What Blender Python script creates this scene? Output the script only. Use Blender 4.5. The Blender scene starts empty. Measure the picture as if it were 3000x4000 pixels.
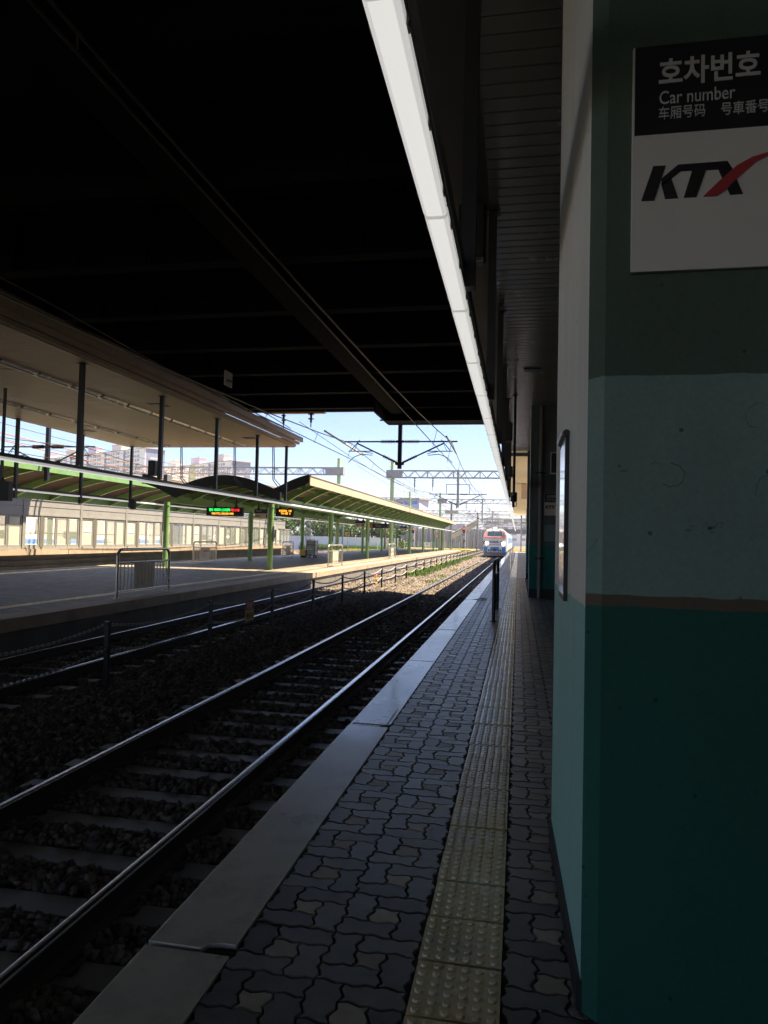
import bpy, math, random
import numpy as np
from mathutils import Vector, Matrix
R = math.radians
random.seed(7); rng = np.random.default_rng(7)
sc = bpy.context.scene
COL = sc.collection

# ------------------------------------------------------------------ camera
CAM = Vector((0, 0, 1.52)); YAW, PITCH, ROLL = R(10.75), R(2.14), R(1.35)
fw = Vector((-math.sin(YAW)*math.cos(PITCH), math.cos(YAW)*math.cos(PITCH), math.sin(PITCH)))
rt = Vector((math.cos(YAW), math.sin(YAW), 0)); up = rt.cross(fw)
r2 = math.cos(ROLL)*rt + math.sin(ROLL)*up; u2 = -math.sin(ROLL)*rt + math.cos(ROLL)*up
cd = bpy.data.cameras.new("camera"); cam = bpy.data.objects.new("camera", cd); COL.objects.link(cam)
cam.matrix_world = Matrix(((r2.x, u2.x, -fw.x, CAM.x), (r2.y, u2.y, -fw.y, CAM.y), (r2.z, u2.z, -fw.z, CAM.z), (0, 0, 0, 1)))
cd.sensor_fit = 'VERTICAL'; cd.sensor_height = 36; cd.lens = 2773/4000*36
cd.clip_start = 0.05; cd.clip_end = 3000
sc.camera = cam

# ------------------------------------------------------------------ world, sun, exposure
SUN_EL, SUN_AZ = R(66), R(69)          # azimuth measured from +Y towards +X: high sun from the right
w = bpy.data.worlds.new("World"); sc.world = w; w.use_nodes = True
nt = w.node_tree; bg = nt.nodes['Background']
sky = nt.nodes.new('ShaderNodeTexSky'); sky.sky_type = 'NISHITA'; sky.sun_disc = False
sky.sun_elevation = SUN_EL; sky.sun_rotation = SUN_AZ; sky.air_density = 1.0; sky.dust_density = 0.7; sky.ozone_density = 5.0
tn = nt.nodes.new('ShaderNodeMix'); tn.data_type = 'RGBA'; tn.blend_type = 'MULTIPLY'; tn.inputs['Factor'].default_value = 1; tn.inputs[7].default_value = (.58, .56, .64, 1)
nt.links.new(sky.outputs[0], tn.inputs[6]); nt.links.new(tn.outputs[2], bg.inputs[0]); bg.inputs[1].default_value = 0.05
sl = bpy.data.lights.new("sun", 'SUN'); so = bpy.data.objects.new("sun", sl); COL.objects.link(so)
sl.energy = 2.3; sl.angle = R(0.5); sl.color = (1, 0.82, 0.58)
sd = Vector((math.sin(SUN_AZ)*math.cos(SUN_EL), math.cos(SUN_AZ)*math.cos(SUN_EL), math.sin(SUN_EL)))
so.rotation_euler = (-sd).to_track_quat('-Z', 'Y').to_euler(); so.location = (-60, 0, 60)
sc.view_settings.view_transform = 'Standard'; sc.view_settings.look = 'None'
sc.view_settings.exposure = 3.0; sc.view_settings.gamma = 1
try:
    sc.cycles.max_bounces = 10; sc.cycles.diffuse_bounces = 6; sc.cycles.transparent_max_bounces = 16
    sc.cycles.sample_clamp_indirect = 4
except Exception: pass

# ------------------------------------------------------------------ materials
def mat(name, col, rough=0.6, metal=0.0, var=0.12, vs=1.2, bump=0.0, bs=40, col2=None, island=0.0, spec=0.5, stretch=None, coat=0, stain=0, ss=3.0):
    m = bpy.data.materials.new(name); m.use_nodes = True; t = m.node_tree; p = t.nodes['Principled BSDF']
    p.inputs['Roughness'].default_value = rough; p.inputs['Metallic'].default_value = metal
    p.inputs['Specular IOR Level'].default_value = spec
    if coat: p.inputs['Coat Weight'].default_value = coat; p.inputs['Coat Roughness'].default_value = .1
    g = t.nodes.new('ShaderNodeNewGeometry'); pos = g.outputs['Position']
    if stretch:
        mp = t.nodes.new('ShaderNodeMapping'); mp.inputs['Scale'].default_value = stretch
        t.links.new(pos, mp.inputs['Vector']); pos = mp.outputs[0]
    n = t.nodes.new('ShaderNodeTexNoise'); n.inputs['Scale'].default_value = vs; n.inputs['Detail'].default_value = 7; n.inputs['Roughness'].default_value = .65
    t.links.new(pos, n.inputs['Vector'])
    mx = t.nodes.new('ShaderNodeMix'); mx.data_type = 'RGBA'
    rp = t.nodes.new('ShaderNodeMapRange'); rp.inputs['From Min'].default_value = .3; rp.inputs['From Max'].default_value = .7
    t.links.new(n.outputs[0], rp.inputs['Value']); t.links.new(rp.outputs[0], mx.inputs['Factor'])
    c2 = col2 or tuple(min(1, c*(1+var)) for c in col); c1 = col if col2 else tuple(c*(1-var) for c in col)
    mx.inputs[6].default_value = (*c1, 1); mx.inputs[7].default_value = (*c2, 1)
    out = mx.outputs[2]
    if island:
        hv = t.nodes.new('ShaderNodeHueSaturation'); mr = t.nodes.new('ShaderNodeMapRange')
        mr.inputs['To Min'].default_value = 1-island; mr.inputs['To Max'].default_value = 1+island
        t.links.new(g.outputs['Random Per Island'], mr.inputs['Value']); t.links.new(mr.outputs[0], hv.inputs['Value'])
        t.links.new(out, hv.inputs['Color']); out = hv.outputs[0]
    if stain:
        for sc_, lo_, hi_ in ((ss, .50, .68), (ss*9, .62, .70)):
            n4 = t.nodes.new('ShaderNodeTexNoise'); n4.inputs['Scale'].default_value = sc_; n4.inputs['Detail'].default_value = 8; n4.inputs['Roughness'].default_value = .7
            t.links.new(g.outputs['Position'], n4.inputs['Vector'])
            m4 = t.nodes.new('ShaderNodeMapRange'); m4.inputs['From Min'].default_value = lo_; m4.inputs['From Max'].default_value = hi_; m4.inputs['To Min'].default_value = 1; m4.inputs['To Max'].default_value = 1-stain
            t.links.new(n4.outputs[0], m4.inputs['Value']); h4 = t.nodes.new('ShaderNodeHueSaturation'); t.links.new(m4.outputs[0], h4.inputs['Value']); t.links.new(out, h4.inputs['Color']); out = h4.outputs[0]
    t.links.new(out, p.inputs['Base Color'])
    if bump:
        n2 = t.nodes.new('ShaderNodeTexNoise'); n2.inputs['Scale'].default_value = bs; n2.inputs['Detail'].default_value = 5
        t.links.new(g.outputs['Position'], n2.inputs['Vector'])
        b = t.nodes.new('ShaderNodeBump'); b.inputs['Strength'].default_value = bump; b.inputs['Distance'].default_value = min(.02, .35/bs)
        t.links.new(n2.outputs[0], b.inputs['Height']); t.links.new(b.outputs[0], p.inputs['Normal'])
    rr = t.nodes.new('ShaderNodeMapRange'); rr.inputs['To Min'].default_value = max(.03, rough-.12); rr.inputs['To Max'].default_value = min(1, rough+.12)
    t.links.new(n.outputs[0], rr.inputs['Value']); t.links.new(rr.outputs[0], p.inputs['Roughness'])
    return m
def emis(name, col, s):
    m = bpy.data.materials.new(name); m.use_nodes = True; p = m.node_tree.nodes['Principled BSDF']
    p.inputs['Base Color'].default_value = (.02, .02, .02, 1)
    p.inputs['Emission Color'].default_value = (*col, 1); p.inputs['Emission Strength'].default_value = s
    return m
def glass(name, tint, alpha, rough=.03):
    m = bpy.data.materials.new(name); m.use_nodes = True; t = m.node_tree; p = t.nodes['Principled BSDF']
    p.inputs['Base Color'].default_value = (*tint, 1); p.inputs['Roughness'].default_value = rough
    p.inputs['Alpha'].default_value = alpha
    n = t.nodes.new('ShaderNodeTexNoise'); n.inputs['Scale'].default_value = .8
    g = t.nodes.new('ShaderNodeNewGeometry'); t.links.new(g.outputs['Position'], n.inputs['Vector'])
    b = t.nodes.new('ShaderNodeBump'); b.inputs['Strength'].default_value = .03; t.links.new(n.outputs[0], b.inputs['Height']); t.links.new(b.outputs[0], p.inputs['Normal'])
    return m
M = {}
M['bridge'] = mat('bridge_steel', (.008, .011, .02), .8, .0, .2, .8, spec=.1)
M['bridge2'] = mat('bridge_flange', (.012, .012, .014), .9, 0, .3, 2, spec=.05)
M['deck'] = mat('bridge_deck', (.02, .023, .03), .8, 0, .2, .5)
M['slat'] = mat('ceiling_slat', (.50, .47, .41), .24, .4, .08, 1.5)
M['slat2'] = mat('ceiling_slat_pale', (.86, .78, .58), .5, 0, .05, 1.5)
M['slat_i'] = mat('ceiling_slat_beige', (.58, .46, .29), .45, .1, .08, 1.2)
M['cornice'] = mat('cornice_panel', (.56, .42, .31), .6, 0, .12, 1.5)
M['darksteel'] = mat('dark_post_paint', (.022, .024, .028), .4, 0, .2, 3)
M['black'] = mat('black_plastic', (.014, .015, .017), .45, 0, .2, 6)
def lit(name, e):
    m = emis(name, (1, .985, .94), e); m.node_tree.nodes['Principled BSDF'].inputs['Base Color'].default_value = (.85, .85, .82, 1); return m
M['trunk'] = lit('lit_lamp_cover', .094); M['trunk_e'] = lit('lit_lamp_cover_edge', .07); M['trunk_s'] = lit('lit_lamp_cover_side', .045)
M['trunk_b'] = mat('trunking_dark_back', (.03, .03, .03), .5, 0, .2, 4)
M['clip'] = mat('clip_metal', (.12, .11, .1), .4, .6, .2, 20)
M['green'] = mat('green_paint', (.165, .33, .11), .42, 0, .12, 1.6, col2=(.21, .39, .145), stain=.15)
M['green_l'] = mat('pale_green_paint', (.46, .62, .30), .5, 0, .1, 1.2)
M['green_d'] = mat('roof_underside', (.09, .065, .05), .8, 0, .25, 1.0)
M['fascia'] = mat('canopy_fascia', (.52, .46, .32), .55, 0, .1, .8)
M['conc'] = mat('coping_concrete', (.52, .485, .41), .30, 0, .14, 2.2, .2, 120, col2=(.66, .62, .52), spec=.9, stain=.35, ss=2.5, coat=.35)
M['conc_i'] = mat('island_coping', (.46, .36, .25), .6, 0, .16, 1.5, .2, 60, stain=.3, ss=1.2)
M['conc_d'] = mat('platform_side_concrete', (.17, .16, .145), .85, 0, .3, 1.4, .3, 30)
M['joint'] = mat('paving_joint_sand', (.018, .018, .018), .95, 0, .4, 8, .4, 200)
M['paver'] = mat('paver_grey_blue', (.118, .112, .10), .36, 0, .22, 14, .6, 260, island=.42, spec=.5, stain=.35, ss=1.6)
M['paver2'] = mat('paver_pale', (.31, .265, .20), .45, 0, .16, 14, .5, 260, island=.3, spec=.4, stain=.3, ss=2)
M['tact'] = mat('tactile_yellow_tile', (.60, .46, .22), .26, 0, .15, 5, .2, 150, col2=(.78, .66, .44), spec=.9, stain=.4, ss=2.5)
M['rail_top'] = mat('rail_polished_head', (.62, .62, .64), .2, 1.0, .1, 3, stretch=(6, .3, 6))
M['rail'] = mat('rail_rust', (.045, .034, .027), .75, 0, .3, 3)
M['sleeper'] = mat('sleeper_concrete', (.27, .26, .245), .5, 0, .3, 3, .3, 50, stain=.3)
M['ballast_p'] = mat('ballast_bed', (.085, .072, .06), .95, 0, .5, 14, 1.0, 26)
M['stone'] = mat('ballast_stone', (.145, .122, .10), .75, 0, .25, 6, .3, 60, island=.55, spec=.3)
M['earth'] = mat('earth', (.16, .14, .08), .95, 0, .3, .4, .6, 6)
M['grass'] = mat('dry_grass', (.24, .21, .05), .9, 0, .3, .35, .8, 12, col2=(.33, .27, .08))
M['blade'] = mat('weed_leaf', (.13, .22, .04), .6, 0, .3, 2, island=.4)
M['blade_y'] = mat('grass_blade_yellow', (.34, .31, .07), .7, 0, .3, .5, island=.35)
M['alu'] = mat('psd_aluminium', (.34, .335, .31), .42, .2, .06, 2)
M['alu_h'] = mat('psd_header_panel', (.37, .365, .34), .4, .15, .06, 1.2, stain=.12)
M['alu_d'] = mat('psd_dark_jamb', (.19, .18, .155), .5, .2, .1, 2)
M['glass'] = glass('psd_glass', (.55, .60, .50), .22)
M['glass_f'] = glass('psd_frosted_glass', (.62, .65, .52), .80, .15)
M['white'] = mat('white_paint', (.80, .80, .77), .45, 0, .05, 2)
M['white_d'] = mat('sign_white', (.70, .66, .59), .55, 0, .05, 4)
M['sign_blk'] = mat('sign_black', (.010, .010, .013), .4, 0, .1, 5)
M['sign_navy'] = mat('sign_navy', (.02, .03, .09), .4, 0, .1, 5)
M['grey_txt'] = mat('sign_lettering', (.62, .61, .58), .6, 0, .03, 5)
M['red'] = mat('sign_red', (.42, .035, .04), .5, 0, .1, 5)
M['blue'] = mat('blue_paint', (.03, .20, .62), .4, 0, .1, 3)
M['steel'] = mat('stainless_tube', (.58, .54, .47), .3, .85, .08, 4)
M['sheet'] = mat('glossy_notice_sheet', (.75, .75, .72), .04, 0, .03, 3, spec=1.0, coat=1)
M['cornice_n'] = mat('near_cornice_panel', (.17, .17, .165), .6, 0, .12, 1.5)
M['steel_shade'] = mat('tube_shade_dark', (.03, .03, .03), .35, .3, .1, 4)  # darker copy of the barrier steel, shade put into its colour
M['steel_p'] = mat('steel_panel_beige', (.62, .53, .41), .5, .1, .08, 3)
M['yellow'] = mat('yellow_plastic', (.75, .48, .03), .5, 0, .1, 4)
M['amber_board'] = mat('board_amber', (.72, .5, .08), .6, 0, .1, 4)
M['led_g'] = emis('led_green', (.02, .8, .12), .35)
M['led_r'] = emis('led_red', (1, .03, .04), .35)
M['led_a'] = emis('led_amber', (1, .38, .03), .32)
M['head'] = emis('headlight_glow', (1, .95, .78), 4)
M['sig_red'] = emis('signal_red', (1, .05, .05), .5)
M['galv'] = mat('galvanised_steel', (.40, .39, .37), .55, .3, .15, 2)
M['galv_d'] = mat('weathered_mast', (.19, .195, .21), .6, .2, .15, 2)
M['ins'] = mat('insulator_brown', (.035, .02, .015), .25, 0, .2, 9)
M['wire'] = mat('copper_wire', (.10, .08, .06), .45, .5, .1, 4)
M['wire_o'] = mat('orange_feeder', (.42, .20, .08), .5, 0, .15, 3)
M['wire_l'] = mat('line_guard_pale', (.62, .52, .44), .5, 0, .1, 4)
M['loco_w'] = mat('loco_white', (.78, .76, .70), .3, 0, .05, 2, coat=.4)
M['loco_r'] = mat('loco_red', (.80, .30, .25), .3, 0, .08, 2, coat=.4)
M['loco_b'] = mat('loco_blue', (.06, .27, .66), .3, 0, .08, 2, coat=.4)
M['loco_g'] = mat('loco_underframe', (.10, .095, .09), .7, 0, .2, 4)
M['loco_glass'] = mat('loco_windscreen', (.05, .085, .11), .08, 0, .1, 1, spec=.9)
M['teal'] = mat('column_teal_dark', (.012, .105, .10), .6, 0, .12, 1.2, .12, 30)
M['apt'] = mat('apartment_cream', (.93, .91, .85), .8, 0, .03, .05)
M['apt_g'] = mat('apartment_gable_blue', (.20, .23, .34), .8, 0, .05, .05)
M['apt_l'] = mat('apartment_lilac', (.66, .56, .66), .8, 0, .05, .05)
M['apt_p'] = mat('stair_tower_pink', (.78, .70, .64), .8, 0, .06, .1)
M['apt_v'] = mat('apartment_lime_band', (.45, .50, .18), .8, 0, .06, .1)
M['win'] = mat('window_dark_glass', (.33, .33, .34), .2, 0, .25, .2)
M['roof_r'] = mat('roof_brown', (.45, .36, .31), .8, 0, .1, .2)
M['off'] = mat('office_white_blue', (.46, .55, .70), .5, 0, .08, .2)
M['off2'] = mat('office_lilac', (.52, .50, .56), .7, 0, .08, .2)
M['fence_g'] = mat('noise_barrier_grey', (.36, .36, .38), .6, .1, .1, .4)
M['wall_w'] = mat('white_wall', (.74, .74, .74), .8, 0, .12, .3)
M['bark'] = mat('bark', (.10, .075, .05), .9, 0, .3, 3)
M['leaf'] = mat('tree_leaf', (.045, .095, .022), .55, 0, .35, .6, island=.5, col2=(.10, .17, .035))
M['light_stop'] = mat('light_stop_dark', (.10, .115, .11), .8, 0, .2, .5)
M['station'] = mat('station_block', (.11, .11, .11), .8, 0, .2, .5)
M['orange'] = mat('orange_panel', (.72, .20, .03), .5, 0, .1, 3)
M['gtxt'] = mat('grey_lettering', (.16, .16, .15), .6, 0, .05, 3)
M['ribbon'] = mat('chain_white', (.55, .53, .48), .5, 0, .1, 5)
M['pipe'] = mat('drain_pipe', (.24, .22, .21), .5, 0, .15, 3)
M['skirt'] = mat('column_skirting_black', (.012, .014, .016), .5, 0, .2, 3)
M['fl_front'] = mat('recessed_light_cover', (.70, .68, .60), .25, .3, .05, 3)

def banded(name, bands, wav=.012, rough=.7, streak=.25, sx=5):
    """painted concrete in horizontal bands: list of (z_low, colour), lowest first; drips, stains and pits"""
    m = bpy.data.materials.new(name); m.use_nodes = True; t = m.node_tree; p = t.nodes['Principled BSDF']; L = t.links.new
    g = t.nodes.new('ShaderNodeNewGeometry'); s = t.nodes.new('ShaderNodeSeparateXYZ'); L(g.outputs['Position'], s.inputs[0])
    n = t.nodes.new('ShaderNodeTexNoise'); n.inputs['Scale'].default_value = 7; n.inputs['Detail'].default_value = 6; L(g.outputs['Position'], n.inputs['Vector'])
    a = t.nodes.new('ShaderNodeMath'); a.operation = 'MULTIPLY_ADD'; a.inputs[1].default_value = wav*2; L(n.outputs[0], a.inputs[0]); L(s.outputs[2], a.inputs[2])
    a2 = t.nodes.new('ShaderNodeMath'); a2.operation = 'SUBTRACT'; a2.inputs[1].default_value = wav; L(a.outputs[0], a2.inputs[0])
    cur = None
    for z, c in bands:
        if cur is None:
            r = t.nodes.new('ShaderNodeRGB'); r.outputs[0].default_value = (*c, 1); cur = r.outputs[0]; continue
        gt = t.nodes.new('ShaderNodeMapRange'); gt.inputs['From Min'].default_value = z-.002; gt.inputs['From Max'].default_value = z+.002; L(a2.outputs[0], gt.inputs['Value'])
        mx = t.nodes.new('ShaderNodeMix'); mx.data_type = 'RGBA'; L(gt.outputs[0], mx.inputs['Factor']); L(cur, mx.inputs[6]); mx.inputs[7].default_value = (*c, 1); cur = mx.outputs[2]
    # vertical streaks
    mp = t.nodes.new('ShaderNodeMapping'); mp.inputs['Scale'].default_value = (sx, sx, .7); L(g.outputs['Position'], mp.inputs['Vector'])
    n2 = t.nodes.new('ShaderNodeTexNoise'); n2.inputs['Scale'].default_value = 1.4; n2.inputs['Detail'].default_value = 8; L(mp.outputs[0], n2.inputs['Vector'])
    mr = t.nodes.new('ShaderNodeMapRange'); mr.inputs['From Min'].default_value = .35; mr.inputs['From Max'].default_value = .7; mr.inputs['To Min'].default_value = 1-streak; mr.inputs['To Max'].default_value = 1+streak*.5; L(n2.outputs[0], mr.inputs['Value'])
    n3 = t.nodes.new('ShaderNodeTexNoise'); n3.inputs['Scale'].default_value = 60; n3.inputs['Detail'].default_value = 6; n3.inputs['Roughness'].default_value = .7; L(g.outputs['Position'], n3.inputs['Vector'])
    m3 = t.nodes.new('ShaderNodeMapRange'); m3.inputs['To Min'].default_value = .78; m3.inputs['To Max'].default_value = 1.2; L(n3.outputs[0], m3.inputs['Value'])
    v = t.nodes.new('ShaderNodeTexVoronoi'); v.inputs['Scale'].default_value = 9; L(g.outputs['Position'], v.inputs['Vector'])
    vm = t.nodes.new('ShaderNodeMapRange'); vm.inputs['From Min'].default_value = .05; vm.inputs['From Max'].default_value = .075; vm.inputs['To Min'].default_value = .4; L(v.outputs['Distance'], vm.inputs['Value'])
    q = t.nodes.new('ShaderNodeMath'); q.operation = 'MULTIPLY'; L(mr.outputs[0], q.inputs[0]); L(m3.outputs[0], q.inputs[1])
    q2 = t.nodes.new('ShaderNodeMath'); q2.operation = 'MULTIPLY'; L(q.outputs[0], q2.inputs[0]); L(vm.outputs[0], q2.inputs[1])
    h = t.nodes.new('ShaderNodeHueSaturation'); L(q2.outputs[0], h.inputs['Value']); L(cur, h.inputs['Color']); L(h.outputs[0], p.inputs['Base Color'])
    b = t.nodes.new('ShaderNodeBump'); b.inputs['Strength'].default_value = .35; b.inputs['Distance'].default_value = .01
    ad = t.nodes.new('ShaderNodeMath'); ad.operation = 'MULTIPLY_ADD'; ad.inputs[1].default_value = .5; L(vm.outputs[0], ad.inputs[0]); L(n3.outputs[0], ad.inputs[2])
    L(ad.outputs[0], b.inputs['Height']); L(b.outputs[0], p.inputs['Normal']); p.inputs['Roughness'].default_value = rough
    return m
M['col_side'] = banded('column_side_paint', [(0, (.33, .60, .54)), (1.31, (.80, .77, .68))], .012, .7, .06)
M['col_front'] = banded('column_front_paint', [(0, (.012, .108, .080)), (1.318, (.14, .105, .07)), (1.355, (.23, .335, .285)), (2.07, (.085, .125, .09))], .01, .75, .10, 1.6)
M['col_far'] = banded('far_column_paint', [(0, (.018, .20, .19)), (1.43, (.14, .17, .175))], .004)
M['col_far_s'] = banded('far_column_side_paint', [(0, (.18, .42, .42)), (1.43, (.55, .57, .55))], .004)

def island_paving():
    m = bpy.data.materials.new('island_paving'); m.use_nodes = True; t = m.node_tree; p = t.nodes['Principled BSDF']; L = t.links.new
    g = t.nodes.new('ShaderNodeNewGeometry')
    mp = t.nodes.new('ShaderNodeMapping'); mp.inputs['Rotation'].default_value = (0, 0, R(90)); L(g.outputs['Position'], mp.inputs['Vector'])
    b = t.nodes.new('ShaderNodeTexBrick'); b.inputs['Scale'].default_value = 1; b.inputs['Brick Width'].default_value = .225; b.inputs['Row Height'].default_value = .225
    b.inputs['Mortar Size'].default_value = .011; b.inputs['Mortar Smooth'].default_value = .2; b.inputs['Bias'].default_value = 0
    b.inputs['Color1'].default_value = (.17, .145, .12, 1); b.inputs['Color2'].default_value = (.33, .27, .195, 1); b.inputs['Mortar'].default_value = (.06, .055, .05, 1)
    L(mp.outputs[0], b.inputs['Vector'])
    n = t.nodes.new('ShaderNodeTexNoise'); n.inputs['Scale'].default_value = .7; n.inputs['Detail'].default_value = 7; L(g.outputs['Position'], n.inputs['Vector'])
    mr = t.nodes.new('ShaderNodeMapRange'); mr.inputs['To Min'].default_value = .65; mr.inputs['To Max'].default_value = 1.35; L(n.outputs[0], mr.inputs['Value'])
    h = t.nodes.new('ShaderNodeHueSaturation'); L(mr.outputs[0], h.inputs['Value']); L(b.outputs[0], h.inputs['Color']); L(h.outputs[0], p.inputs['Base Color'])
    bp = t.nodes.new('ShaderNodeBump'); bp.invert = True; bp.inputs['Strength'].default_value = .5; bp.inputs['Distance'].default_value = .006; L(b.outputs['Fac'], bp.inputs['Height']); L(bp.outputs[0], p.inputs['Normal'])
    p.inputs['Roughness'].default_value = .55
    return m
M['paving_i'] = island_paving()

# ------------------------------------------------------------------ mesh helpers
class MB:
    def __init__(s): s.v = []; s.f = []; s.m = []
    def add(s, vs, fs, m=0):
        b = len(s.v); s.v += [tuple(v) for v in vs]; s.f += [tuple(i+b for i in f) for f in fs]; s.m += [m]*len(fs); return s
    def box(s, x0, x1, y0, y1, z0, z1, m=0):
        return s.add([(x0,y0,z0),(x1,y0,z0),(x1,y1,z0),(x0,y1,z0),(x0,y0,z1),(x1,y0,z1),(x1,y1,z1),(x0,y1,z1)],
                     [(0,3,2,1),(4,5,6,7),(0,1,5,4),(1,2,6,5),(2,3,7,6),(3,0,4,7)], m)
    def bar(s, p, q, w, h=None, m=0, upv=(0,0,1)):
        h = h or w; p = Vector(p); q = Vector(q); d = (q-p).normalized(); u = Vector(upv)
        if abs(d.dot(u)) > .98: u = Vector((0,1,0))
        a = d.cross(u).normalized()*w/2; b = a.cross(d).normalized()*h/2
        vs = [p-a-b, p+a-b, p+a+b, p-a+b, q-a-b, q+a-b, q+a+b, q-a+b]
        return s.add(vs, [(0,3,2,1),(4,5,6,7),(0,1,5,4),(1,2,6,5),(2,3,7,6),(3,0,4,7)], m)
    def tube(s, pts, r, n=8, m=0, closed=False):
        pts = [Vector(p) for p in pts]; k = len(pts); rings = []; rs = r if isinstance(r, (list, tuple)) else [r]*k
        ref = None
        for i, p in enumerate(pts):
            d = (pts[(i+1) % k]-pts[i-1]) if closed else (pts[min(i+1, k-1)]-pts[max(i-1, 0)])
            d.normalize()
            if ref is None: ref = Vector((0,0,1)) if abs(d.z) < .9 else Vector((1,0,0))
            a = d.cross(ref)
            if a.length < 1e-4: ref = Vector((1,0,0)) if abs(d.x) < .9 else Vector((0,1,0)); a = d.cross(ref)
            a.normalize(); b = a.cross(d).normalized(); ref = b
            rings.append([p+rs[i]*(math.cos(2*math.pi*j/n)*a+math.sin(2*math.pi*j/n)*b) for j in range(n)])
        vs = [v for g in rings for v in g]; fs = []
        for i in range(k if closed else k-1):
            i2 = (i+1) % k
            for j in range(n): fs.append((i*n+j, i*n+(j+1) % n, i2*n+(j+1) % n, i2*n+j))
        if not closed: fs += [tuple(range(n))[::-1], tuple((k-1)*n+j for j in range(n))]
        return s.add(vs, fs, m)
    def cyl(s, p, q, r, n=12, m=0): return s.tube([p, q], r, n, m)
    def prism(s, poly, ax, a0, a1, m=0):
        """poly: 2-d outline; ax = axis of extrusion ('x': (y,z), 'y': (x,z), 'z': (x,y))"""
        f = {'x': lambda a, b, c: (c, a, b), 'y': lambda a, b, c: (a, c, b), 'z': lambda a, b, c: (a, b, c)}[ax]
        n = len(poly); vs = [f(a, b, a0) for a, b in poly]+[f(a, b, a1) for a, b in poly]
        fs = [tuple(range(n)), tuple(range(n, 2*n))[::-1]]+[(i, n+i, n+(i+1) % n, (i+1) % n) for i in range(n)]
        return s.add(vs, fs, m)
    def stack(s, p, q, r1, r2, k, m=0, n=10):
        """ribbed insulator between p and q"""
        p = Vector(p); q = Vector(q); pts = []; rs = []
        for i in range(k):
            for dt, r in ((0, r2), (.25, r1), (.45, r2)): pts.append(p.lerp(q, (i+dt)/k)); rs.append(r)
        pts.append(q); rs.append(r2); return s.tube(pts, rs, n, m)
    def mesh(s, name, mats, off=(0,0,0), smooth=False):
        me = bpy.data.meshes.new(name); o = Vector(off)
        me.from_pydata([(v[0]-o.x, v[1]-o.y, v[2]-o.z) for v in s.v], [], s.f)
        for m in (mats if isinstance(mats, (list, tuple)) else [mats]): me.materials.append(M[m] if isinstance(m, str) else m)
        me.polygons.foreach_set('material_index', s.m)
        import bmesh
        bm = bmesh.new(); bm.from_mesh(me); bmesh.ops.recalc_face_normals(bm, faces=bm.faces); bm.to_mesh(me); bm.free()
        if smooth:
            me.polygons.foreach_set('use_smooth', [True]*len(me.polygons))
            me.set_sharp_from_angle(angle=R(38))
        me.update(); return me
    def build(s, name, mats, parent=None, smooth=False, bevel=0, loc=None):
        off = WL.get(parent.name, Vector((0,0,0))) if parent else Vector(loc or (0,0,0))
        o = bpy.data.objects.new(name, s.mesh(name, mats, off, smooth)); COL.objects.link(o)
        if parent: o.parent = parent; WL[o.name] = off
        else: o.location = off; WL[o.name] = off
        if bevel:
            b = o.modifiers.new('bevel', 'BEVEL'); b.width = bevel; b.segments = 2; b.limit_method = 'ANGLE'
        return o
WL = {}
def thing(name, label, cat, loc=(0,0,0), group=None):
    o = bpy.data.objects.new(name, None); COL.objects.link(o); o.location = loc; o.empty_display_size = .2
    WL[o.name] = Vector(loc); return tag(o, label, cat, group)
def tag(o, label=None, cat=None, group=None):
    if label: o['label'] = label
    if cat: o['category'] = cat
    if group: o['group'] = group
    return o
def struct(o): o['kind'] = 'structure'; return o
def dup(root, loc, label=None):
    r = root.copy(); COL.objects.link(r); r.location = loc
    if label: r['label'] = label
    for ch in root.children:
        c = ch.copy(); COL.objects.link(c); c.parent = r
        for g in ch.children:
            d = g.copy(); COL.objects.link(d); d.parent = c
    return r
def npmesh(name, V, F, mats, mi=None):
    """V (n,3), F (k,4) or (k,3) numpy"""
    me = bpy.data.meshes.new(name); k = F.shape[1]
    me.vertices.add(len(V)); me.vertices.foreach_set('co', V.astype(np.float32).ravel())
    me.loops.add(F.size); me.loops.foreach_set('vertex_index', F.astype(np.int32).ravel())
    me.polygons.add(len(F)); me.polygons.foreach_set('loop_start', np.arange(0, F.size, k, dtype=np.int32))
    for m in mats: me.materials.append(M[m])
    if mi is not None: me.polygons.foreach_set('material_index', mi.astype(np.int32))
    me.update(calc_edges=True); me.validate()
    o = bpy.data.objects.new(name, me); COL.objects.link(o); return o
def text(s, size, x, y, z, material, parent, name='lettering', depth=.003, align='LEFT', bold=0, sx=1, facing='front', ext=None, shear=0):
    """writing on a plane of constant Y facing -Y (front) at (x,y,z)"""
    cu = bpy.data.curves.new(name, 'FONT'); cu.body = s; cu.size = size; cu.extrude = depth/2; cu.align_x = align; cu.offset = bold; cu.shear = shear
    t = bpy.data.objects.new(name+'_tmp', cu); COL.objects.link(t)
    dg = bpy.context.evaluated_depsgraph_get(); me = bpy.data.meshes.new_from_object(t.evaluated_get(dg))
    bpy.data.objects.remove(t); bpy.data.curves.remove(cu)
    me.transform(Matrix.Diagonal((sx, 1, 1, 1)))
    rot = Matrix.Rotation(R(90), 4, 'X')
    if facing == 'right': rot = Matrix.Rotation(R(90), 4, 'Z') @ rot      # faces +X
    me.transform(rot)
    off = WL[parent.name]; me.transform(Matrix.Translation(Vector((x, y, z))-off))
    me.materials.clear(); me.materials.append(M[material]); me.name = name
    o = bpy.data.objects.new(name, me); COL.objects.link(o); o.parent = parent; WL[o.name] = off
    return o
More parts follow.
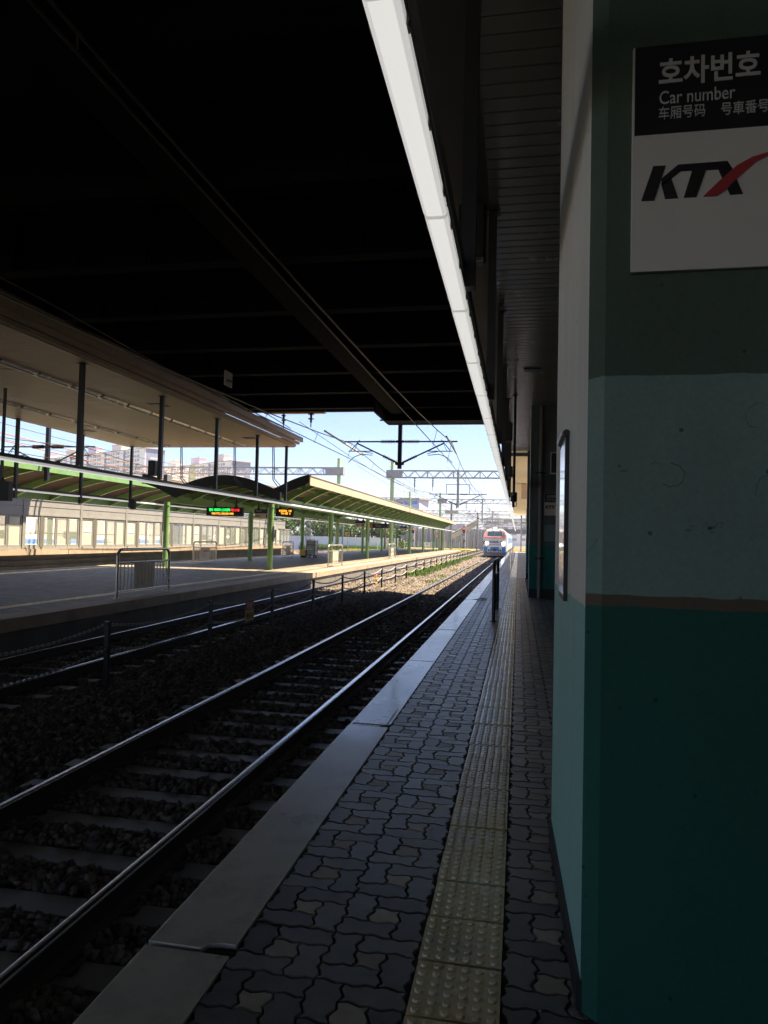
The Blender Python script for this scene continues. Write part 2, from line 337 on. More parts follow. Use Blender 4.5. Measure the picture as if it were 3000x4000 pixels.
# ================================================================== GROUND AND PLATFORMS
RT = -.58                                # rail head level; platform tops are z = 0
def sheet(name, x0, x1, y0, y1, z, m): return struct(MB().add([(x0,y0,z),(x1,y0,z),(x1,y1,z),(x0,y1,z)], [(0,1,2,3)]).build(name, m))
sheet('ground', -1200, 900, -300, 1500, -1.0, 'earth')
sheet('grass_field', -30, -9.3, 112, 185, -.62, 'grass')
sheet('grass_verge', -2.0, 9, 112.5, 185, -.60, 'grass')
sheet('ballast_bed', -9.3, -1.6, -25, 420, -.80, 'ballast_p')
sheet('subway_ballast', -22.3, -18.4, -25, 420, -.86, 'ballast_p')
sheet('side_ballast', -60, -22.4, 64, 420, -.90, 'ballast_p')

# near platform: slab, coping blocks, pavers, tactile strip
b = MB(); b.box(-1.28, 6, -25, 110.7, -.99, -.014); struct(b.build('platform', 'joint'))
b = MB(); y = 2.5-3.2*8; k = 0
while y < 110:
    y1 = min(y+3.18, 110.6)
    if abs(y-2.5) < .1:      # broken corner at the joint
        b.prism([(-1.33,y), (-1.12,y), (-1.10,y+.03), (-1.06,y+.045), (-1.0,y+.045), (-1.0,y1), (-1.33,y1)], 'z', -.28, .004)
    elif abs(y-5.7) < .1:
        b.prism([(-1.33,y), (-1.08,y), (-1.05,y+.06), (-1.0,y+.09), (-1.0,y1), (-1.33,y1)], 'z', -.28, 0)
    elif abs(y-18.5) < .1:
        b.prism([(-1.33,y), (-1.15,y), (-1.05,y+.25), (-1.0,y+.3), (-1.0,y1), (-1.33,y1)], 'z', -.28, 0)
    else: b.box(-1.33, -1.0, y, y1, -.28, .003*((k*7) % 3-1))
    y += 3.2; k += 1
b.box(-1.31, -1.03, 5.75, 6.35, .0, .006)
b.box(-1.30, -1.28, -25, 110.6, -.99, -.28, 1)
struct(b.build('platform_edge', ['conc', 'conc_d'], bevel=.006))

def pavers(regions, name, ux=.1085, uy=.10167):
    V = []; F = []; MI = []
    a = .015
    def edge(i, j, d):       # points of the unit edge from (i,j), d=0 along x, 1 along y; without the end point
        s = 1 if (i+j) % 2 else -1; out = []
        for t, h in ((0, 0), (.3, .9), (.5, .35), (.7, -.45)):
            o = a*h*s
            out.append(((i+t)*ux, j*uy+o*.75) if d == 0 else (i*ux+o, (j+t)*uy))
        return out
    def outline(i0, j0, wi, hj):
        P = []
        for i in range(i0, i0+wi): P += edge(i, j0, 0)
        for j in range(j0, j0+hj): P += edge(i0+wi, j, 1)
        Q = []
        for i in range(i0, i0+wi): Q += edge(i, j0+hj, 0)
        Q = Q+[((i0+wi)*ux, (j0+hj)*uy)]; P += Q[::-1][:-1]
        Q = []
        for j in range(j0, j0+hj): Q += edge(i0, j, 1)
        Q = Q+[(i0*ux, (j0+hj)*uy)]; P += Q[::-1][:-1]
        return P
    shapes = [(0,0,2,1,0), (2,0,1,2,0), (1,2,2,1,0), (0,1,1,2,0), (1,1,1,1,1)]
    for (x0, y0, nx, ny) in regions:
        for cj in range(ny):
            for ci in range(nx):
                for (si, sj, wi, hj, mi) in shapes:
                    P = np.array(outline(ci*3+si, cj*3+sj, wi, hj)); n = len(P)
                    nx_, pv = np.roll(P, -1, 0), np.roll(P, 1, 0); tg = nx_-pv; tg /= np.linalg.norm(tg, axis=1)[:, None]
                    nr = np.stack([-tg[:, 1], tg[:, 0]], 1)
                    zz = random.uniform(-.002, .0015); tx, ty = random.uniform(-.012, .012), random.uniform(-.012, .012); c = P.mean(0)
                    base = len(V)
                    for ins, z in ((.0035, -.014), (.004, -.004), (.0075, 0)):
                        Q = P+nr*ins
                        for q in Q: V.append((x0+q[0], y0+q[1], z+zz+(q[0]-c[0])*tx+(q[1]-c[1])*ty))
                    F.append(tuple(base+2*n+k for k in range(n))); MI.append(mi)
                    for r in (0, 1):
                        for k in range(n):
                            F.append((base+r*n+k, base+r*n+(k+1) % n, base+(r+1)*n+(k+1) % n, base+(r+1)*n+k)); MI.append(mi)
    mm = MB(); mm.v = V; mm.f = F; mm.m = MI
    return struct(mm.build(name, ['paver', 'paver2']))
pavers([(-.992, 1.2, 2, 96), (-.026, 1.2, 1, 96), (.30, 3.0, 3, 56)], 'paving')
b = MB(); b.add([(-1, 30.5, -.004), (-.335, 30.5, -.004), (-.335, 110.6, -.004), (-1, 110.6, -.004)], [(0,1,2,3)])
b.add([(-.03, 30.5, -.004), (5, 30.5, -.004), (5, 110.6, -.004), (-.03, 110.6, -.004)], [(0,1,2,3)])
struct(b.build('far_paving', 'paving_i'))
b = MB(); y = 2.30-.308*4; k = 0
while y < 110:
    dz = random.uniform(-.002, .005); x0, x1 = -.331+random.uniform(-.003, .003), -.034
    if y < 31:
        t0, t1 = random.uniform(-.002, .002), random.uniform(-.002, .002); b.prism([(x0, y+.005+t0), (x1, y+.005-t0), (x1, y+.299-t1), (x0, y+.299+t1)], 'z', -.014, .004+dz)
        for i in range(6):
            for j in range(6):
                cx_, cy_ = x0+.026+i*.0488, y+.029+j*.0495; n = 10; z0 = .004+dz; h = .008
                vs = [(cx_+r*math.cos(2*math.pi*q/n), cy_+r*math.sin(2*math.pi*q/n), z0+z) for r, z in ((.0165, 0), (.0142, h*.75), (.0115, h)) for q in range(n)]
                fs = [tuple(2*n+q for q in range(n))]+[(r*n+q, r*n+(q+1) % n, (r+1)*n+(q+1) % n, (r+1)*n+q) for r in (0, 1) for q in range(n)]
                b.add(vs, fs)
    else:
        b.box(x0, x1, y+.003, y+.304, -.014, .004)
        if y < 60:
            for i in range(6): b.box(x0+.012+i*.0488, x0+.038+i*.0488, y+.02, y+.288, .004, .008)
    y += .308; k += 1
struct(b.build('tactile_paving', 'tact'))

# island platform
XI0, XI1 = -18.6, -8.5
b = MB(); b.box(XI0+.06, XI1-.06, -25, 108, -.99, -.10, 1)
b.add([(XI0+.3, -25, 0), (XI1-.55, -25, 0), (XI1-.55, 108, 0), (XI0+.3, 108, 0)], [(0,1,2,3)], 0)
y = -25
while y < 108:
    y1 = min(y+4.98, 108); b.box(XI1-.55, XI1, y, y1, -.22, .004, 2); b.box(XI0, XI0+.3, y, y1, -.2, .004, 2); y += 5
struct(b.build('island_platform', ['paving_i', 'conc_d', 'conc_i']))
b = MB(); y = -20
while y < 107:
    for x in (-9.95, -17.6):
        b.box(x, x+.3, y, y+.295, .001, .006)
        if y < 32 and x > -12:
            for i in range(6): b.box(x+.012+i*.0488, x+.036+i*.0488, y+.02, y+.275, .006, .012)
    y += .3
struct(b.build('island_tactile_paving', 'tact'))

# subway platform under the screen doors
b = MB(); b.box(-31, -22.28, -25, 66.5, .50, .64, 0); b.box(-30.9, -22.75, -25, 66.4, -.99, .5, 1)
y = -24.8
while y < 66:
    b.box(-22.275, -22.2, y, y+2.96, .37, .645, 0); y += 3
for z in (-.25, 0.02, .25): b.box(-22.748, -22.66, -25, 66.4, z, z+.07, 1)
b.prism([(66.41, .645), (70.5, -.2), (70.5, -.5), (66.41, .37)], 'x', -22.9, -22.3, 0)
struct(b.build('subway_platform', ['conc_i', 'conc_d']))

# ================================================================== TRACKS
def rail_profile(): return [(-.07,0), (.07,0), (.07,.014), (.012,.03), (.012,.125), (.036,.137), (.036,.158), (.0345,.166), (.029,.1715), (.018,.1738), (0,.1746), (-.018,.1738), (-.029,.1715), (-.0345,.166), (-.036,.158), (-.036,.137), (-.012,.125), (-.012,.03), (-.07,.014)]
def rail(x, y0, y1, z, label, group):
    pf = rail_profile(); n = len(pf); b = MB(); k = 40; ys = [y0+(y1-y0)*i/k for i in range(k+1)]
    vs = [(x+px, yy, z-.174+pz) for yy in ys for px, pz in pf]; b.v = vs
    for i in range(k):
        for j in range(n):
            j2 = (j+1) % n; b.f.append((i*n+j, i*n+j2, (i+1)*n+j2, (i+1)*n+j)); b.m.append(1 if 6 <= j <= 13 else 0)
    tag(b.build('rail', ['rail', 'rail_top'], smooth=True), label, 'rail', group)
for x, l in ((-2.35, 'right rail of the track along the near platform, polished head'), (-3.85, 'left rail of the near track, bright polished line'),
             (-6.77, 'right rail of the track beside the island platform'), (-8.27, 'rail closest to the island platform edge')):
    rail(x, -8, 330, RT, l, 'running rails')
for x, l in ((-19.75, 'rusty rail of the track under the screen doors, island side'), (-21.2, 'rusty rail next to the screen door wall')):
    rail(x, 5, 330, -.66, l, 'running rails')
def sleeper_mesh(clips):
    b = MB()
    for xa, xb, za, zb in ((-1.22, -.5, .0, -.012), (-.5, .5, -.012, -.012), (.5, 1.22, -.012, .0)):
        b.add([(xa,-.13,za-.2),(xb,-.13,zb-.2),(xb,.13,zb-.2),(xa,.13,za-.2),(xa,-.105,za),(xb,-.105,zb),(xb,.105,zb),(xa,.105,za)],
              [(0,3,2,1),(4,5,6,7),(0,1,5,4),(1,2,6,5),(2,3,7,6),(3,0,4,7)], 0)
    if clips:
        for rx in (-.75, .75):
            for s in (-1, 1): clip_mesh(b, rx+s*.11, s, 1)
    return b
def clip_mesh(b, cx_, s, m=0):
    pts = [(cx_-s*.03, -.05, .02), (cx_+s*.02, -.055, .03), (cx_+s*.055, -.03, .055), (cx_+s*.06, .0, .062), (cx_+s*.055, .03, .055), (cx_+s*.02, .055, .03), (cx_-s*.03, .05, .02)]
    b.tube(pts, .011, 6, m); b.box(cx_-.03, cx_+.03, -.03, .03, -.005, .03, m)
me_near = sleeper_mesh(False).mesh('sleeper', ['sleeper', 'rail']); me_far = sleeper_mesh(True).mesh('sleeper', ['sleeper', 'rail'])
cb = {}
for rx in (-.75, .75):
    for s in (-1, 1):
        q = MB(); clip_mesh(q, rx+s*.11, s); cb[(rx, s)] = q.mesh('rail_clip', 'rail', smooth=True)
for xc, lab, grp in ((-3.10, 'concrete sleeper under the track along the near platform', 'sleepers of the near track'), (-7.52, 'concrete sleeper under the track beside the island platform', 'sleepers of the island track')):
    for i in range(150):
        y = (3.0 if xc > -4 else 8.4)+.6*i-.2; near = y < 27
        o = bpy.data.objects.new('sleeper', me_near if near else me_far); COL.objects.link(o)
        o.location = (xc, y, RT-.178+random.uniform(-.004, .004)); o.rotation_euler.z = random.uniform(-.008, .008); tag(o, lab, 'sleeper', grp)
        if near:
            for key, me in cb.items(): c = bpy.data.objects.new('rail_clip', me); COL.objects.link(c); c.parent = o
# ballast stones: one mass nobody could count
def stones(name, n, xr, yr, zf, size, pw=1.0):
    x = rng.uniform(*xr, n); y = yr[0]+(yr[1]-yr[0])*rng.uniform(0, 1, n)**pw
    z = zf(x, y); s = rng.uniform(size[0], size[1], n)*(1+y/60)
    cube = np.array([(-1,-1,-1),(1,-1,-1),(1,1,-1),(-1,1,-1),(-1,-1,1),(1,-1,1),(1,1,1),(-1,1,1)], float)*.5
    P = cube[None]*rng.uniform(.55, 1.25, (n, 1, 3))+rng.uniform(-.24, .24, (n, 8, 3))
    q = rng.normal(size=(n, 4)); q /= np.linalg.norm(q, axis=1)[:, None]; a, b_, c, d = q.T
    Rm = np.stack([np.stack([1-2*(c*c+d*d), 2*(b_*c-a*d), 2*(b_*d+a*c)], -1), np.stack([2*(b_*c+a*d), 1-2*(b_*b_+d*d), 2*(c*d-a*b_)], -1), np.stack([2*(b_*d-a*c), 2*(c*d+a*b_), 1-2*(b_*b_+c*c)], -1)], 1)
    P = np.einsum('nij,nkj->nki', Rm, P)*s[:, None, None]+np.stack([x, y, z], -1)[:, None, :]
    fc = np.array([(0,3,2,1),(4,5,6,7),(0,1,5,4),(1,2,6,5),(2,3,7,6),(3,0,4,7)])
    F = (fc[None]+(np.arange(n)*8)[:, None, None]).reshape(-1, 4)
    o = npmesh(name, P.reshape(-1, 3), F, ['stone']); o['kind'] = 'stuff'; o['label'] = 'grey brown crushed stone ballast between the rails'; o['category'] = 'ballast'; return o
def zf(x, y):
    z = np.full_like(x, -.80)+rng.uniform(-.012, .035, x.shape)
    for c in (-3.10, -7.52):                                   # shoulders rise outside the sleepers, cribs stay level with their tops
        d = np.abs(x-c)
        ph = np.abs(((y-((3.0 if c > -4 else 8.4)-.2))/.6+.5) % 1-.5)*.6
        z = np.where((d < 1.25) & (ph < .135), z-.10, z)
        z = np.where((d < 1.25) & (ph >= .135), z+.017, z)
    mid = np.clip(1-np.abs(x+5.3)/1.0, 0, 1); z += .10*mid
    return z
b_st = stones('ballast', 140000, (-8.55, -1.34), (2.2, 30), zf, (.024, .05), 1.2)
b_st2 = stones('ballast', 34000, (-8.55, -1.34), (30, 95), zf, (.045, .075), 1.5)
b_st3 = stones('ballast', 7000, (-22.2, -18.6), (18, 80), lambda x, y: np.full_like(x, -.87)+rng.uniform(-.01, .04, x.shape), (.05, .08), 1.0)

# ================================================================== CONCOURSE BRIDGE OVERHEAD
br = thing('concourse_bridge', 'dark steel station concourse bridge spanning overhead, deep girders across the tracks', 'bridge', (-5, 30, 8))
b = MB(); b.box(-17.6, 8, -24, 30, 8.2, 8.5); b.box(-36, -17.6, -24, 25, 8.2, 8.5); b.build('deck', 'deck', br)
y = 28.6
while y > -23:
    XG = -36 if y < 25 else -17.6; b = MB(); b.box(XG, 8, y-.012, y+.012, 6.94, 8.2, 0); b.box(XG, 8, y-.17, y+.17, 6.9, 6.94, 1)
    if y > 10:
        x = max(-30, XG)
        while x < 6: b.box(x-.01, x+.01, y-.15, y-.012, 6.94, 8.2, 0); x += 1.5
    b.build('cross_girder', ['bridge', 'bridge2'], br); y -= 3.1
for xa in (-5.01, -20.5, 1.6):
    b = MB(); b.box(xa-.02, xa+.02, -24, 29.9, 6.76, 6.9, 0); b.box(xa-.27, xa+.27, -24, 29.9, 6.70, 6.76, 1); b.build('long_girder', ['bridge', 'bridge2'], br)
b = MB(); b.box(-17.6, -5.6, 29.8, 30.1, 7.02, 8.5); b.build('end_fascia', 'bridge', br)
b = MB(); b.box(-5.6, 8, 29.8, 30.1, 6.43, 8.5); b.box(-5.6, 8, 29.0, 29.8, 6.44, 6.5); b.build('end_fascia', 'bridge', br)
b = MB(); b.box(-5.62, -5.55, 27, 29.8, 6.43, 7.0)
for z in (6.55, 6.75): b.box(-5.9, -5.62, 29.6, 29.7, z, z+.05)
b.build('bracket', 'bridge', br)
b = MB(); b.box(-22.5, -17.0, 30.25, 30.35, 6.7, 6.8); b.box(-17.3, -17.1, 29.0, 30.25, 6.7, 6.8); b.build('outrigger', 'bridge', br)
b = MB(); b.prism([(29.0, 6.77), (29.6, 6.77), (29.0, 7.9)], 'x', -4.99, -4.6); b.build('gusset', 'bridge2', br)
b = MB(); b.box(-11.1, -8.35, 29.55, 29.8, 6.90, 6.98); b.build('ledge', 'cornice', br)
b = MB(); b.box(3.4, 3.7, -25, 31, -.014, 8.2); tag(b.build('light_stop_wall', 'light_stop'), 'plain dark unseen wall added behind the columns to keep light out', 'wall')  # unseen wall, added to stop light coming in from the right

# ceilings
def slats(x0, x1, y0, y1, z, pitch, gap, th=.02, arch=.006):
    b = MB(); y = y0
    while y < y1-.01:
        ya, yb = y, min(y+pitch-gap, y1)
        b.prism([(ya, z+th), (ya, z+.004), (ya+.012, z), (yb-.012, z), (yb, z+.004), (yb, z+th)], 'x', x0, x1); y += pitch
    b.box(x0, x1, y0, y1, z+th+.01, z+th+.05); return b
cp = thing('platform_ceiling', 'slatted grey metal ceiling over the near platform, underside of the bridge', 'ceiling', (1.5, 15, 5.3))
slats(-.37, 3.4, -25, 30.1, 5.3, .195, .012).build('slat_panel', 'slat', cp)
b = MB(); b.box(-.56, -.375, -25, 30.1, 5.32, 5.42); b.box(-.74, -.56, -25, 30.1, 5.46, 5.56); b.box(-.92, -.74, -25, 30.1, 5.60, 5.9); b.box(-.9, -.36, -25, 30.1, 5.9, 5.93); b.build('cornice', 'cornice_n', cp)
b = MB(); b.box(.05, .42, 15.6, 15.9, 5.27, 5.298); b.build('ceiling_hatch', 'darksteel', cp)
ic = thing('island_ceiling', 'beige slatted soffit panel hung under the bridge over the island platform', 'ceiling', (-13, 15, 5.3))
slats(-17.0, -9.42, -25, 28.7, 5.3, .2, .012).build('slat_panel', 'slat_i', ic)
for nm, sx, xs in (('cornice', 1, -9.42), ('cornice', -1, -17.0)):
    b = MB()
    for i, (za, zb) in enumerate(((5.32, 5.41), (5.42, 5.52), (5.53, 5.68))):
        xa, xb = xs+sx*(.01+.12*i), xs+sx*(.12+.12*i); b.box(min(xa, xb), max(xa, xb), -25, 28.7+.1*i, za, zb)
    xa, xb = xs-sx*.2, xs+sx*.36; b.box(min(xa, xb), max(xa, xb), -25, 28.9, 5.69, 5.72); b.build(nm, 'cornice', ic)
b = MB(); b.box(-17.0, -9.4, 28.7, 28.82, 5.3, 5.7); b.build('end_trim', 'cornice', ic)
for x in (-11.45, -14.97):
    y = -10.0; k = 0
    while y < 28:
        b = MB(); b.prism([(x-.15, 5.299), (x-.11, 5.25), (x+.11, 5.25), (x+.15, 5.299)], 'y', y, y+1.22, 0)
        b.box(x-.03, x+.03, y+.05, y+1.17, 5.235, 5.25, 1); b.box(x-.15, x+.15, y+1.22, y+1.26, 5.262, 5.299, 1)
        b.build('strip_light', ['fl_front', 'galv_d'], ic); y += 1.32
for x, y in ((-10.5, 19.2), (-16.0, 24.0), (-10.3, 26.0), (-12.6, 12)):
    b = MB(); b.box(x-.25, x+.25, y-.25, y+.25, 5.285, 5.299); b.box(x-.18, x+.18, y-.18, y+.18, 5.28, 5.285); b.build('air_grille', 'darksteel', ic)
b = MB()
for i in range(4): y = 14+3.9*i; b.box(-9.95, -9.7, y, y+.6, 5.72, 6.1)
b.build('equipment_box', 'darksteel', ic)
# canopy that carries the near platform on beyond the bridge
nc = thing('platform_canopy', 'pale canopy continuing over the near platform beyond the bridge', 'canopy', (1.5, 60, 5.2))
b = MB(); b.box(-.5, 3.4, 30.2, 102, 5.26, 5.3, 0); b.box(-.62, -.5, 30.2, 102, 5.26, 5.6, 0); b.build('soffit', 'slat2', nc)
b = MB(); b.box(-.45, 3.3, 30.15, 30.2, 5.1, 5.26); b.build('end_trim', 'galv_d', nc)
b = MB(); b.prism([(-.72, 5.6), (3.6, 5.95), (3.6, 6.05), (-.72, 5.7)], 'y', 30.3, 102); b.build('roof', 'galv', nc)
b = MB(); b.box(.15, .5, 46, 47, 4.3, 5.2); b.build('sign_panel', 'cornice', nc)
# ================================================================== NEAR PLATFORM: COLUMNS, SIGNS, TRUNKING
cn = thing('station_column', 'massive painted concrete pillar at the right, grey over mint on its side, dark teal front', 'column', (1.0, 3.1, 0))
b = MB(); F_, S_ = 0, 1
c = [(.222, 2.45), (.27, 2.405), (2.3, 2.405), (2.3, 3.85), (.235, 3.85), (.205, 3.835), (.19, 3.80)]
n = len(c); zs = [0, .09, 5.3]
for i in range(n):
    (xa, ya), (xb, yb) = c[i], c[(i+1) % n]
    m = 1 if i in (n-1, n-2) else 0
    b.add([(xa,ya,0),(xb,yb,0),(xb,yb,5.3),(xa,ya,5.3)], [(0,1,2,3)], m)
o = b.build('shaft', ['col_front', 'col_side'], cn)
b = MB(); b.prism([(.210, 2.455), (.226, 2.445), (.206, 3.835), (.178, 3.80)], 'z', 0, .10); b.build('skirting', 'skirt', cn)
def scar(pts, r=.0012): b = MB(); b.tube(pts, r, 5); b.build('paint_scar', M_scar, cn)
M_scar = mat('paint_scar_dark', (.14, .21, .18), .8, 0, .3, 30)
for cx_, cz_, rr, a0, a1 in ((.478, 1.746, .042, -2.2, 1.6), (.745, 1.934, .045, 1.2, 4.6), (.602, 1.60, .02, 3.3, 6.0), (.79, 1.70, .06, 1.4, 3.6), (.43, 1.775, .014, .4, 3.0)):
    k = 14; scar([(cx_+rr*(1+random.uniform(-.08, .08))*math.cos(a0+(a1-a0)*i/k), 2.4052, cz_+rr*(.9+random.uniform(-.08, .08))*math.sin(a0+(a1-a0)*i/k)) for i in range(k+1)], random.uniform(.0012, .0022))
scar([(.2225, 2.4485, 1.47), (.226, 2.446, 1.488), (.238, 2.435, 1.503), (.246, 2.428, 1.518), (.256, 2.418, 1.535)], .0012)
for cx_, cz_, wx, wz, n in ((.602, 1.576, .05, .016, 16), (.33, 1.76, .03, .02, 3)):
    for q in range(n):
        x, z = cx_+random.gauss(0, wx*.5), cz_+random.gauss(0, wz*.5); rr = random.uniform(.003, .009)
        b = MB(); b.prism([(x+rr*random.uniform(.6, 1.3)*math.cos(a), z+rr*random.uniform(.4, .9)*math.sin(a)) for a in np.linspace(0, 2*math.pi, 8)[:-1]], 'y', 2.4042, 2.4056); b.build('paint_flake', M_scar, cn)
pn = thing('poster_frame', 'slim framed notice panel with black rail on the side of the mint pillar', 'notice panel', (.2, 3.4, 1.3))
b = MB(); b.box(.1885, .190, 3.10, 3.42, 1.30, 1.955); b.build('sheet', 'sheet', pn)
b = MB(); b.box(.190, .212, 3.085, 3.43, 1.275, 1.97); b.build('backing', 'black', pn)
b = MB(); b.cyl((.193, 3.075, 1.985), (.193, 3.44, 1.985), .015, 14, 0); b.build('top_rail', 'black', pn, smooth=True)
b = MB(); b.box(.172, .177, 3.09, 3.43, 1.975, 1.995); b.build('rail_face', 'white', pn)

# KTX mark in metres on a plane facing -Y, origin = lower left of the K, unit scale
K_ = [[(0,0),(.037,.114),(.076,.113),(.041,-.001)],
      [(.062,.07),(.114,.113),(.264,.114),(.28,.087),(.157,.09),(.123,.091),(.093,.068),(.065,.044)],
      [(.062,.054),(.093,.069),(.115,.002),(.075,.002)],
      [(.157,.091),(.2,.09),(.171,.002),(.132,.002)],
      [(.236,.09),(.278,.089),(.311,.003),(.273,.002),(.257,.04)]]
KR = [(.191,.002),(.238,.048),(.293,.097),(.339,.121),(.40,.136),(.40,.129),(.351,.106),(.301,.062),(.26,.019),(.234,.001)]
def logo(x, y, z, s, parent, swoosh=True):
    b = MB()
    for P in K_: b.prism([(x+u*s, z+v*s) for u, v in P], 'y', y-.003, y)
    b.build('lettering', 'sign_blk', parent)
    b = MB(); b.prism([(x+u*s, z+v*s) for u, v in KR], 'y', y-.005, y-.0005); b.build('swoosh', 'red', parent)
def car_sign(x0, x1, y, z0, z1, label, big=True):
    t = thing('car_number_sign', label, 'sign', ((x0+x1)/2, y, z0)); h = z1-z0; s = h/.756; zm = z0+h*.603
    b = MB(); b.box(x0, x1, y-.022, y-.002, z0, z1); b.build('panel', 'white_d', t, bevel=.002)
    b = MB(); b.box(x0+.006*s, x1-.004*s, y-.026, y-.0222, zm, z1-.003*s); b.build('header', 'sign_blk' if big else 'sign_navy', t)
    yt = y-.0275
    text('호차번호', .098*s, x0+.078*s, yt, z0+.622*s, 'grey_txt', t, bold=.0022*s, sx=.87)
    text('Car number', .062*s, x0+.081*s, yt, z0+.553*s, 'grey_txt', t, sx=.76)
    text('车厢号码', .046*s, x0+.079*s, yt, z0+.505*s, 'grey_txt', t, sx=.80)
    text('号車番号', .046*s, x0+.27*s, yt, z0+.503*s, 'grey_txt', t, sx=.80)
    logo(x0+.029*s, y-.0225, z0+.235*s, s, t); return t
car_sign(.346, .95, 2.405, 2.404, 3.152, 'large black and white car number sign on the dark front of the nearest pillar')
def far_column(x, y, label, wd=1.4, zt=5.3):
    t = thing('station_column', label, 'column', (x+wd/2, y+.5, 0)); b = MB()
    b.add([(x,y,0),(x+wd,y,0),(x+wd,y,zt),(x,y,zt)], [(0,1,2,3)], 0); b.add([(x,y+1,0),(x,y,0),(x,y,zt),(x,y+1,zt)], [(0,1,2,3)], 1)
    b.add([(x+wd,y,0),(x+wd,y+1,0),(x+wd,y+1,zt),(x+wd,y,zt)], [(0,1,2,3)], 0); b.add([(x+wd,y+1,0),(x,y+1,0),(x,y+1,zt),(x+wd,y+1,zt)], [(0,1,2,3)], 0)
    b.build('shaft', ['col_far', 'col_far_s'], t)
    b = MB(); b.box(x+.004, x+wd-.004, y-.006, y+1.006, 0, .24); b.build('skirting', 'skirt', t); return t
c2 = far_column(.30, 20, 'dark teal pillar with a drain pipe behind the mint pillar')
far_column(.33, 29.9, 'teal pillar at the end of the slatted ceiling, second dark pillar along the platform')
for i, y in enumerate((40.3, 50.7, 61.1, 71.5, 82)):
    far_column(.85, y, ['pillar under the pale canopy, nearest beyond the bridge', 'second pillar under the pale canopy', 'third pillar under the pale canopy', 'fourth pillar under the pale canopy', 'last pillar under the pale canopy'][i], .8, 5.26)
dp = thing('drain_pipe', 'grey brown drain pipe running down the dark teal pillar', 'pipe', (.58, 19.93, 0))
b = MB(); b.cyl((.58, 19.93, .0), (.58, 19.93, 5.28), .055, 14); b.cyl((.58, 19.93, .3), (.58, 19.93, .42), .065, 14); b.build('pipe', 'pipe', dp, smooth=True)
for z in (1.05, 3.4): b = MB(); b.box(.44, .72, 19.97, 19.995, z, z+.05); b.cyl((.58, 19.93, z), (.58, 19.93, z+.05), .066, 14); b.build('bracket', 'darksteel', dp)
car_sign(.69, 1.2, 20, 2.26, 2.86, 'small car number sign on the dark teal pillar beside the drain pipe', False)
ms = thing('wall_monitor', 'dark monitor in a pale frame high on the teal pillar', 'monitor', (1.0, 19.98, 3.4))
b = MB(); b.box(.83, 1.3, 19.93, 19.998, 3.4, 4.0); b.build('frame', 'steel', ms); b = MB(); b.box(.86, 1.27, 19.922, 19.9295, 3.43, 3.97); b.build('screen', 'black', ms)
pb = MB(); pb.box(.70, 1.1, 19.975, 19.998, 1.55, 2.0); tag(pb.build('notice_board', mat('notice_teal', (.20, .30, .31), .5), loc=(.9, 19.99, 1.55)), 'pale teal notice board on the dark pillar under the small car sign', 'notice board')

# lighting trunking of the near platform: white covers on a dark back, carried by posts from the ceiling
def trunking(name_label, x, y0, y1, z, wd, seg, posts, ptop, group=None, clips=True, post_r=.045, px=None):
    t = thing('lighting_trunking', name_label, 'light trunking', (x, y0, z)); y = y0; k = 0
    b = MB(); b.box(x-wd*.42, x+wd*.42, y0, y1, z+.055, z+.13); b.build('back', 'trunk_b', t)
    while y < y1-.1:
        q = MB(); e = .009; h = .055; r = .018; ya, yb = y+e, min(y+seg-e, y1); sx = random.uniform(-.0015, .0015); z_ = z+random.uniform(-.001, .001)
        pf = [(x+sx-wd/2, z_+h), (x+sx-wd/2, z_+r), (x+sx-wd/2+r*.3, z_+r*.3), (x+sx-wd/2+r, z_), (x+sx+wd/2-r, z_), (x+sx+wd/2-r*.3, z_+r*.3), (x+sx+wd/2, z_+r), (x+sx+wd/2, z_+h)]
        n = len(pf)
        for j in range(n-1): q.add([(pf[j][0], ya+.012, pf[j][1]), (pf[j+1][0], ya+.012, pf[j+1][1]), (pf[j+1][0], yb-.012, pf[j+1][1]), (pf[j][0], yb-.012, pf[j][1])], [(0,1,2,3)], (3, 2, 2, 0, 2, 2, 3)[j])
        for s, yy in ((0, ya), (1, yb)):
            i_ = [(x+(a-x)*.93, z_+h+(c_-z_-h)*.82) for a, c_ in pf]; yq = ya+.012 if s == 0 else yb-.012
            n = len(pf); q.add([(a, yq, c_) for a, c_ in pf]+[(a, yy, c_) for a, c_ in i_], [(j, (j+1) % n, n+(j+1) % n, n+j) for j in range(n)]+[tuple(range(n, 2*n))], 3)
        if clips and y < y0+16:
            for f in (.12, .5, .88):
                for s in (-1, 1): yy = ya+(yb-ya)*f; q.box(x+s*(wd/2+.003)-.003, x+s*(wd/2+.003)+.003, yy-.022, yy+.022, z_+.022, z_+.062, 1); q.box(x+s*(wd/2+.005)-.006, x+s*(wd/2+.005)+.006, yy-.006, yy+.006, z_+.03, z_+.045, 1)
        q.build('cover', ['trunk', 'clip', 'trunk_e', 'trunk_s'], t, smooth=False); y += seg; k += 1
    for (xx, yy, zb) in posts:
        q = MB(); q.box(xx-post_r, xx+post_r, yy-post_r, yy+post_r, zb, ptop-.012); q.box(xx-post_r*1.8, xx+post_r*1.8, yy-post_r*1.8, yy+post_r*1.8, ptop-.012, ptop-.001); q.build('post', 'darksteel', t)
    return t
trunking('long white lighting trunking above the edge of the near platform', -.412, -2.3, 104, 3.05, .11, 1.4, [(-.34, .85+3.63*i, 3.12) for i in range(8)], 5.3)
q = MB(); q.box(-.46, -.36, 1, 30, 3.19, 3.3); tag(q.build('cable_tray', 'darksteel', loc=(-.4, 1, 3.19)), 'dark cable tray lying above the white trunking of the near platform', 'cable tray')
